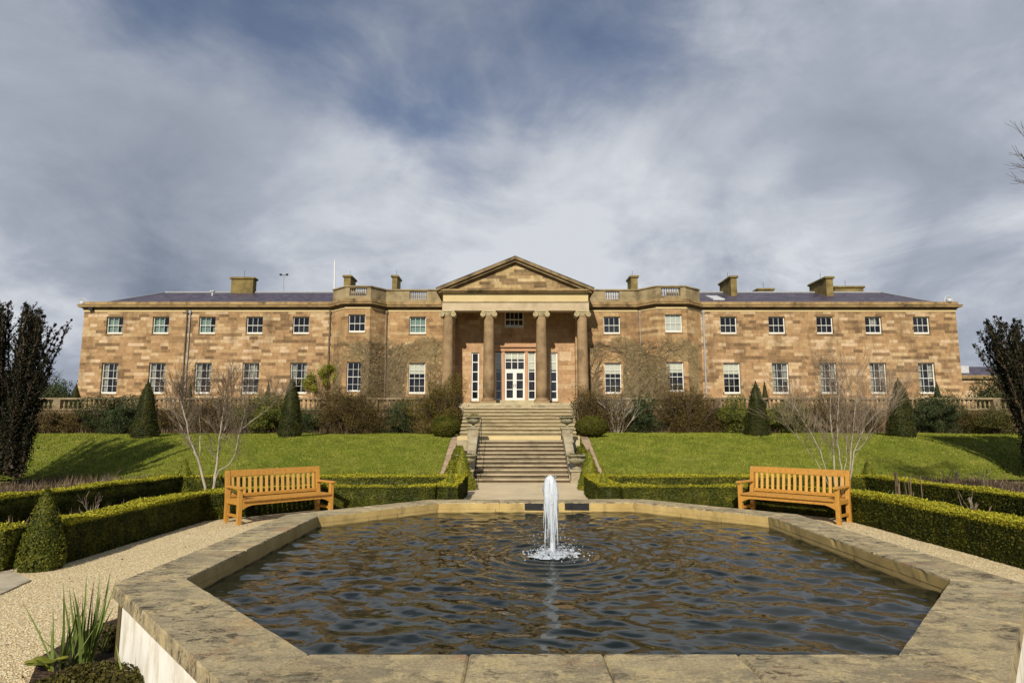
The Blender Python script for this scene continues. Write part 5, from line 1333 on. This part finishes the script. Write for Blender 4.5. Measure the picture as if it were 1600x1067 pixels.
stem_tree((bx2,B2,0), [
 ([(1300,775,0),(1291,736,0),(1282,705,0),(1262,668,.1),(1240,632,.1)],.022),
 ([(1306,775,0),(1303,735,0),(1302,700,.1),(1298,660,.1),(1296,600,.1)],.026),
 ([(1312,775,0),(1315,730,0),(1308,690,0),(1309,650,-.1),(1312,595,-.1)],.026),
 ([(1318,775,0),(1328,735,0),(1330,705,0),(1334,660,.1),(1340,600,.1)],.026),
 ([(1320,775,0),(1331,740,-.1),(1334,706,-.1),(1350,668,-.2),(1375,640,-.2),(1395,618,-.2)],.022),
 ([(1334,704,-.1),(1341,702,-.1),(1352,690,-.2),(1370,655,-.2),(1398,628,-.2)],.014),
 ([(1309,775,.1),(1322,720,.2),(1324,670,.3),(1322,610,.3)],.016),
 ([(1296,760,0),(1275,720,.2),(1252,690,.2),(1222,655,.2)],.012)], 'many stemmed bare silver tree behind the right bench', 12, 5, .85)

# ------------------------------------------------------------------ great dark yews at both sides
def irish_yew(base, fronds, label, seed, leaf=.085):
    rnd = random.Random(seed); root = thing('irish_yew', base, label, 'tree', 'dark upright yews at the sides of the lawn'); wood = MB(); P_=[]; N_=[]
    for (x0,x1_,y1_,dy,w_) in fronds:
        a_ = P(x0,745,base[1]+dy); a_.z = base[2]+rnd.uniform(.2,1.0); b_ = P(x1_,y1_,base[1]+dy+rnd.uniform(-.3,.3)); mid = a_.lerp(b_,.5)+Vector(((a_.x-b_.x)*.10,0,.12))
        pts=[]; k = 22
        for i in range(k+1):
            f_ = i/k; q_ = a_*(1-f_)**2+mid*2*f_*(1-f_)+b_*f_**2; pts.append(q_+Vector((rnd.gauss(0,.02),rnd.gauss(0,.02),0)))
        wood.tube(pts,[.05*(1-f_*.8) for f_ in np.linspace(0,1,k+1)],5)
        for i in range(1,k+1):
            f_ = i/k; tuft = w_*(.75+.45*math.sin(i*1.9+x0)+.3*rnd.random())*(1.05-.45*f_)*(1 if f_ < .97 else .6)
            n = int(46*(1+.6*(1-f_))); dv = rg.normal(0,1,(n,3)); dv /= np.linalg.norm(dv,axis=1,keepdims=True); r_ = rg.uniform(.2,1,n)[:,None]
            P_.append(np.array(pts[i])+dv*np.array([tuft,tuft,tuft*1.35])*r_); N_.append(dv)
        for j in range(5):
            i = rnd.randint(6,k-2); d_ = Vector((rnd.gauss(0,.5),rnd.gauss(0,.5),1)).normalized(); L = rnd.uniform(.25,.6); e = pts[i]+d_*L; wood.tube([pts[i],e],[.018,.006],4)
            n = 40; dv = rg.normal(0,1,(n,3)); dv /= np.linalg.norm(dv,axis=1,keepdims=True); f2 = rg.uniform(.2,1.1,n)[:,None]; P_.append(np.array(pts[i])+(np.array(e)-np.array(pts[i]))*f2+dv*.07*rg.uniform(0,1,n)[:,None]); N_.append(dv)
    obj('trunk', wood, m_dbark, root); leafobj('crown', np.vstack(P_), np.vstack(N_), leaf, m_yewd, rg, root, aspect=.45, flat=1.0)
rnd = random.Random(44); fr_ = []
for i in range(60):
    x1_ = rnd.uniform(-95,70); top = 468+max(0,(x1_-20))*.35+rnd.uniform(0,26) + (max(0,-x1_-20)*.25); fr_.append((rnd.uniform(-35,20)*.7+x1_*.35, x1_, top, rnd.uniform(-.9,.9), .25))
for x1_,y1_ in ((110,500),(96,512),(84,508),(72,494),(62,488),(88,530),(52,486),(60,560),(78,548),(40,482),(66,520)): fr_.append((rnd.uniform(-8,26), x1_, y1_, rnd.uniform(-.5,.5), .125))
for i in range(26): fr_.append((rnd.uniform(-20,34), rnd.uniform(10,76), rnd.uniform(560,680), rnd.uniform(-.9,.2), .27))
yb = 19.5; irish_yew((P(-10,745,yb).x, yb, 0), fr_, 'huge dark upright yew with many spiky stems at the left edge', 3, .07)
fr_ = []
for i in range(64):
    x1_ = rnd.uniform(1535,1700); top = 500+rnd.uniform(0,44); fr_.append((1640+rnd.uniform(-36,40), x1_, top, rnd.uniform(-.7,.7), .24))
for x1_,y1_ in ((1522,540),(1530,520),(1543,502),(1553,495),(1564,497),(1573,510),(1586,500),(1548,520),(1538,548)): fr_.append((1632+rnd.uniform(-14,20), x1_, y1_, rnd.uniform(-.4,.4), .19))
yb = 22.0; irish_yew((P(1650,745,yb).x, yb, 0), fr_, 'dark yew with brown stems leaning in from the right edge', 5, .075)

# tall bare tree beyond the right edge, only its outer twigs in view
def bare_tree(base, H, label, seed, name='bare_tree', depth=5, r=.28, leaves=None, spread=.55, minr=.010):
    rnd = random.Random(seed); root = thing(name, base, label, 'tree', 'bare trees beyond the house'); tr = MB(); tips=[]
    grow(tr, Vector(base)-Vector((0,0,.3)), Vector((0,0,1)), H*.38, r, depth, rnd, spread, .14, 5, tips, (3,4), .66, minr)
    obj('trunk', tr, m_dbark, root)
    return root, tips
bare_tree((13.15,11.6,0), 8.9, 'tall bare tree whose outer twigs reach in at the right edge of the sky', 31, depth=7, r=.16, spread=.6, minr=.0035)
b_ = P(92,620,52); bare_tree((b_.x,52,2.0), 5.6, 'small bare tree beyond the terrace left of the house', 17, depth=4, r=.1)
b_ = P(60,620,50); bare_tree((b_.x,50,2.0), 6.5, 'thin bare tree behind the big left yew', 19, depth=4, r=.1)
for px,ty,hw,Y,lab in ((85,596,32,46,'dark evergreen clump left of the house beyond the balustrade'),(45,600,30,48,'dark evergreen clump behind the big left yew'),(1560,596,34,41,'dark evergreen clump in front of the low right building')):
    zb_ = 2.0; c = P(px,650,Y); Hh = zpix(ty,Y)-zb_; W = hw*Y/1000
    ellipsoid_bush('evergreen_tree', c.x, Y, zb_+Hh*.5, W, W*.7, Hh*.52, .13, m_dgreen, lab, 'tree', n=6500, shell=.5, amp=.25, freq=4, group='evergreen clumps beyond the terrace', floor=zb_)
for x0_,x1_ in ((-70,-25),(27,75)):
    X = rg.uniform(x0_,x1_,26000); q_ = np.sin(X*.6)+np.sin(X*.23+2)+.5*np.sin(X*1.7); Y = rg.uniform(78,84,26000); Z = 1.5+(4.0+q_*.8)*rg.uniform(0,1,26000)
    tag(leafobj('far_woodland', np.stack([X,Y,Z],-1), rg.normal(0,1,(26000,3)), .42, m_dgreen, rg, None, ((x0_+x1_)/2,80,1)), 'far line of dark trees '+('left' if x0_ < 0 else 'right')+' of the house', 'woodland', kind='stuff')
tag(obj('terrace', MB().box(-90,-25.2,WY-.0,90,-1,ZT-.3).box(26.2,90,WY-.0,90,-1,ZT-.3), m_lawn), kind='structure')

# low outbuilding at the right
ob = thing('outbuilding', (P(1540,600,44).x,44,ZT), 'low sandstone outbuilding with slate roof beyond the right corner of the house', 'building')
xa, xb = P(1497,600,44).x, P(1700,600,44).x; ze = zpix(592,44)
obj('wall', MB().box(xa,xb,44,50,ZT-.4,ze), m_wall, ob); obj('cornice', MB().box(xa-.15,xb+.15,43.8,50.2,ze+.001,ze+.25), m_cornice, ob)
zt_ = zpix(573,47); obj('roof', MB().add([(xa,43.9,ze+.25),(xb,43.9,ze+.25),(xb,47,zt_),(xa+1.2,47,zt_),(xa,50,ze+.25),(xb,50,ze+.25)],[(0,1,2,3),(0,3,4),(4,3,2,5)]), m_slate, ob)
obj('skylight', MB().box(xa+.5,xa+1.2,44.5,45.5,ze+.45,ze+.95), m_greyplastic, ob)

# ================================================================== FOREGROUND PLANTS
def blades(name, c, n, h, lean, m, label, seed, wd=.016, cat='plant', spread=.07, kids=None):
    rnd = random.Random(seed); mb = MB()
    for i in range(n):
        a_ = rnd.uniform(0,6.28); q_ = rnd.random(); H = h*rnd.uniform(.5,1.08); x, y = c[0]+spread*q_*math.cos(a_), c[1]+spread*q_*math.sin(a_); ld = Vector((math.cos(a_)*lean*rnd.random()+rnd.gauss(0,.04), math.sin(a_)*lean*rnd.random()+rnd.gauss(0,.04),0)); pa = Vector((-math.sin(a_+.8),math.cos(a_+.8),0)); k = 6; vs=[]
        bend = rnd.uniform(.6,1.6)
        for j in range(k+1):
            f_ = j/k; w_ = wd*(1-f_**2.2)*(.6+.5*min(1,f_*3)); p = Vector((x,y,c[2]))+ld*H*f_**bend*1.2+Vector((0,0,H*f_*(1-.12*f_*ld.length*3)))
            vs += [p-pa*w_/2+Vector((0,0,0)), p+pa*w_/2]
        mb.add(vs,[(2*j,2*j+1,2*j+3,2*j+2) for j in range(k)])
    return tag(obj(name, mb, m, origin=c), label, cat)
c = G(132,1040); blades('iris_plant',(c.x,c.y,.01),38,.64,.26,m_iris,'upright clump of sword shaped iris leaves by the near pool corner',2,.022)
c = G(98,1046); blades('iris_plant',(c.x,c.y,.01),16,.60,.5,m_iris,'looser splayed clump of iris leaves at the bed edge',5,.018)
c = G(30,1110); blades('iris_plant',(c.x+.55,c.y+.25,.01),3,.45,.9,m_iris,'few arching leaves leaning left over the gravel',8,.016)
# mossy mound and bed litter
c = G(128,1092); ellipsoid_bush('heath_mound', c.x+.03, c.y, .02, .42, .24, .15, .028, m_moss, 'low mossy brown heath mound in the near left corner', 'plant', n=15000, shell=.3, amp=.15, stems=m_dbark, floor=0.0)
c = G(172,1010); ellipsoid_bush('heath_mound', c.x+.1, c.y+.02, .03, .22, .22, .12, .026, m_moss, 'small brown tufted plant against the white pool wall', 'plant', n=5000, shell=.6, amp=.3, stems=m_dbark, floor=0.0)
# broad leaves
mb = MB(); c = G(80,1050); rnd = random.Random(2)
for i in range(7):
    a_ = rnd.uniform(0,6.28); ce = Vector((c.x-.02+.09*math.cos(a_),c.y+.07*math.sin(a_),.07+rnd.uniform(0,.04))); ux = Vector((math.cos(a_),math.sin(a_),.35)).normalized(); uy = Vector((-math.sin(a_),math.cos(a_),0)); k=10
    vs=[ce+ux*.065*math.cos(t_)+uy*.045*math.sin(t_)-Vector((0,0,.02*abs(math.cos(t_)))) for t_ in np.linspace(0,6.283,k,endpoint=False)]+[ce+Vector((0,0,.008))]
    mb.add(vs,[(j,(j+1)%k,k) for j in range(k)]); mb.tube([Vector((c.x,c.y,.0)),ce-ux*.06],.006,4)
tag(obj('broad_leaf_plant', mb, m_ylw, origin=(c.x,c.y,0)), 'small broad yellow green leaves beside the iris clump', 'plant')
# pale shoots and stakes in the right bed, stems in the left bed
for i,(px,py,nn,hh,lab) in enumerate(((1372,775,60,.24,'pale silver shoots just right of the right bench'),(1345,772,40,.2,'pale green shoots touching the right bench back'),(1400,782,40,.18,'low fresh green clump right of the pale shoots'),(1445,785,40,.16,'low green clump left of the dry stakes'))):
    g_ = G(px,py+22); blades('young_shoots',(g_.x,g_.y,.01),nn,hh+.22,.6,m_shoot,lab,20+i,.016,spread=.3)
g_ = G(1425,800); rnd = random.Random(9); mb = MB()
for i in range(16): x, y = g_.x+rnd.uniform(-.35,.35), g_.y+rnd.uniform(-.3,.3); mb.tube([(x,y,0),(x+rnd.gauss(0,.03),y,rnd.uniform(.4,.85))],.010,4)
tag(obj('dry_stems', mb, m_dry, origin=(g_.x,g_.y,0)), 'stand of pale dry upright stems in the right bed', 'plant')
for i,(px,py,lab) in enumerate(((130,818,'pale green bulb shoots behind the near left hedge'),(100,835,'grey twiggy stump beside the near left cone'))):
    g_ = G(px,py+18); blades('young_shoots',(g_.x,g_.y,.01),26,.5,.3,m_shoot if i == 0 else m_dry,lab,40+i,.016,spread=.2)
for i,(px,py,lab,zb_) in enumerate(((145,802,'bare crooked rose stem in the left bed',0),(1530,815,'bare forked rose bush in the right bed',0),(1490,745,'bare rose bush in the border below the right lawn',0),(1540,748,'second bare rose bush in the far right border',0),(170,752,'bare rose bush in the border below the left lawn',0))):
    rnd = random.Random(60+i); g_ = G(px,py+14); mb = MB()
    for k in range(4): grow(mb, Vector((g_.x,g_.y,0)), Vector((rnd.gauss(0,.5),rnd.gauss(0,.3),1)).normalized(), .38, .014, 2, rnd, .5, .1, 4, None, (1,3), .6, .004)
    tag(obj('rose_bush', mb, m_twig, origin=(g_.x,g_.y,0)), lab, 'rose bush', 'bare rose bushes in the beds')
# loose stones on the near gravel
n = 26000; rgs = np.random.default_rng(3)
X = rgs.uniform(-8.2,-2.4,n); Y = rgs.uniform(4.3,11.5,n); k = (X < -3.0-.0*(Y))|(Y > 8.6); 
X2 = rgs.uniform(3.9,6.25,9000); Y2 = rgs.uniform(5.5,12,9000); X = np.concatenate([X[k],X2]); Y = np.concatenate([Y[k],Y2])
po = offset(inner,.43); inside = np.ones(len(X),bool)
for q_ in range(8):
    p, r_ = po[q_], po[(q_+1)%8]; inside &= ((r_.x-p.x)*(Y-p.y)-(r_.y-p.y)*(X-p.x)) < 0
keep = ~inside & ~((X < -5.65)&(Y > 7.95)); X, Y = X[keep], Y[keep]; n = len(X)
oc = np.array([(1,0,0),(0,1,0),(-1,0,0),(0,-1,0),(0,0,1),(0,0,-.4)],float); s_ = rgs.uniform(.004,.011,n)
an = rgs.uniform(0,6.28,n); V = oc[None]*s_[:,None,None]*np.stack([np.ones(n),rgs.uniform(.5,1,n),rgs.uniform(.4,.8,n)],-1)[:,None,:]
ca, sa = np.cos(an)[:,None], np.sin(an)[:,None]; Vx = V[...,0]*ca-V[...,1]*sa; Vy = V[...,0]*sa+V[...,1]*ca
V = np.stack([Vx+X[:,None],Vy+Y[:,None],V[...,2]+.002],-1).reshape(-1,3)
fc = np.array([(0,1,4),(1,2,4),(2,3,4),(3,0,4),(1,0,5),(2,1,5),(3,2,5),(0,3,5)]); F = (fc[None]+np.arange(n)[:,None,None]*6).reshape(-1,3)
m_peb = foliage('gravel stones', (.38,.28,.14), (.68,.54,.32), (.84,.74,.53), rough=.85, sc=4)
tag(link('gravel_stones', npmesh('gravel_stones',V,F), m_peb), 'loose pale stones on the gravel paths', 'gravel', kind='stuff')

rl_ = np.random.default_rng(12); n = 420; X = rl_.uniform(-5.6,6.1,n); Y = rl_.uniform(4.2,13,n); po = offset(inner,.48); ins = np.ones(n,bool)
for q_ in range(8):
    p, r_ = po[q_], po[(q_+1)%8]; ins &= ((r_.x-p.x)*(Y-p.y)-(r_.y-p.y)*(X-p.x)) < 0
X, Y = X[~ins], Y[~ins]; n = len(X)
tag(leafobj('fallen_leaves', np.stack([X,Y,np.full(n,.012)],-1), np.tile([0,0,1.],(n,1)), .035, m_brown, rl_, aspect=.6, flat=.25), 'small dead leaves scattered on the gravel', 'leaves', kind='stuff')
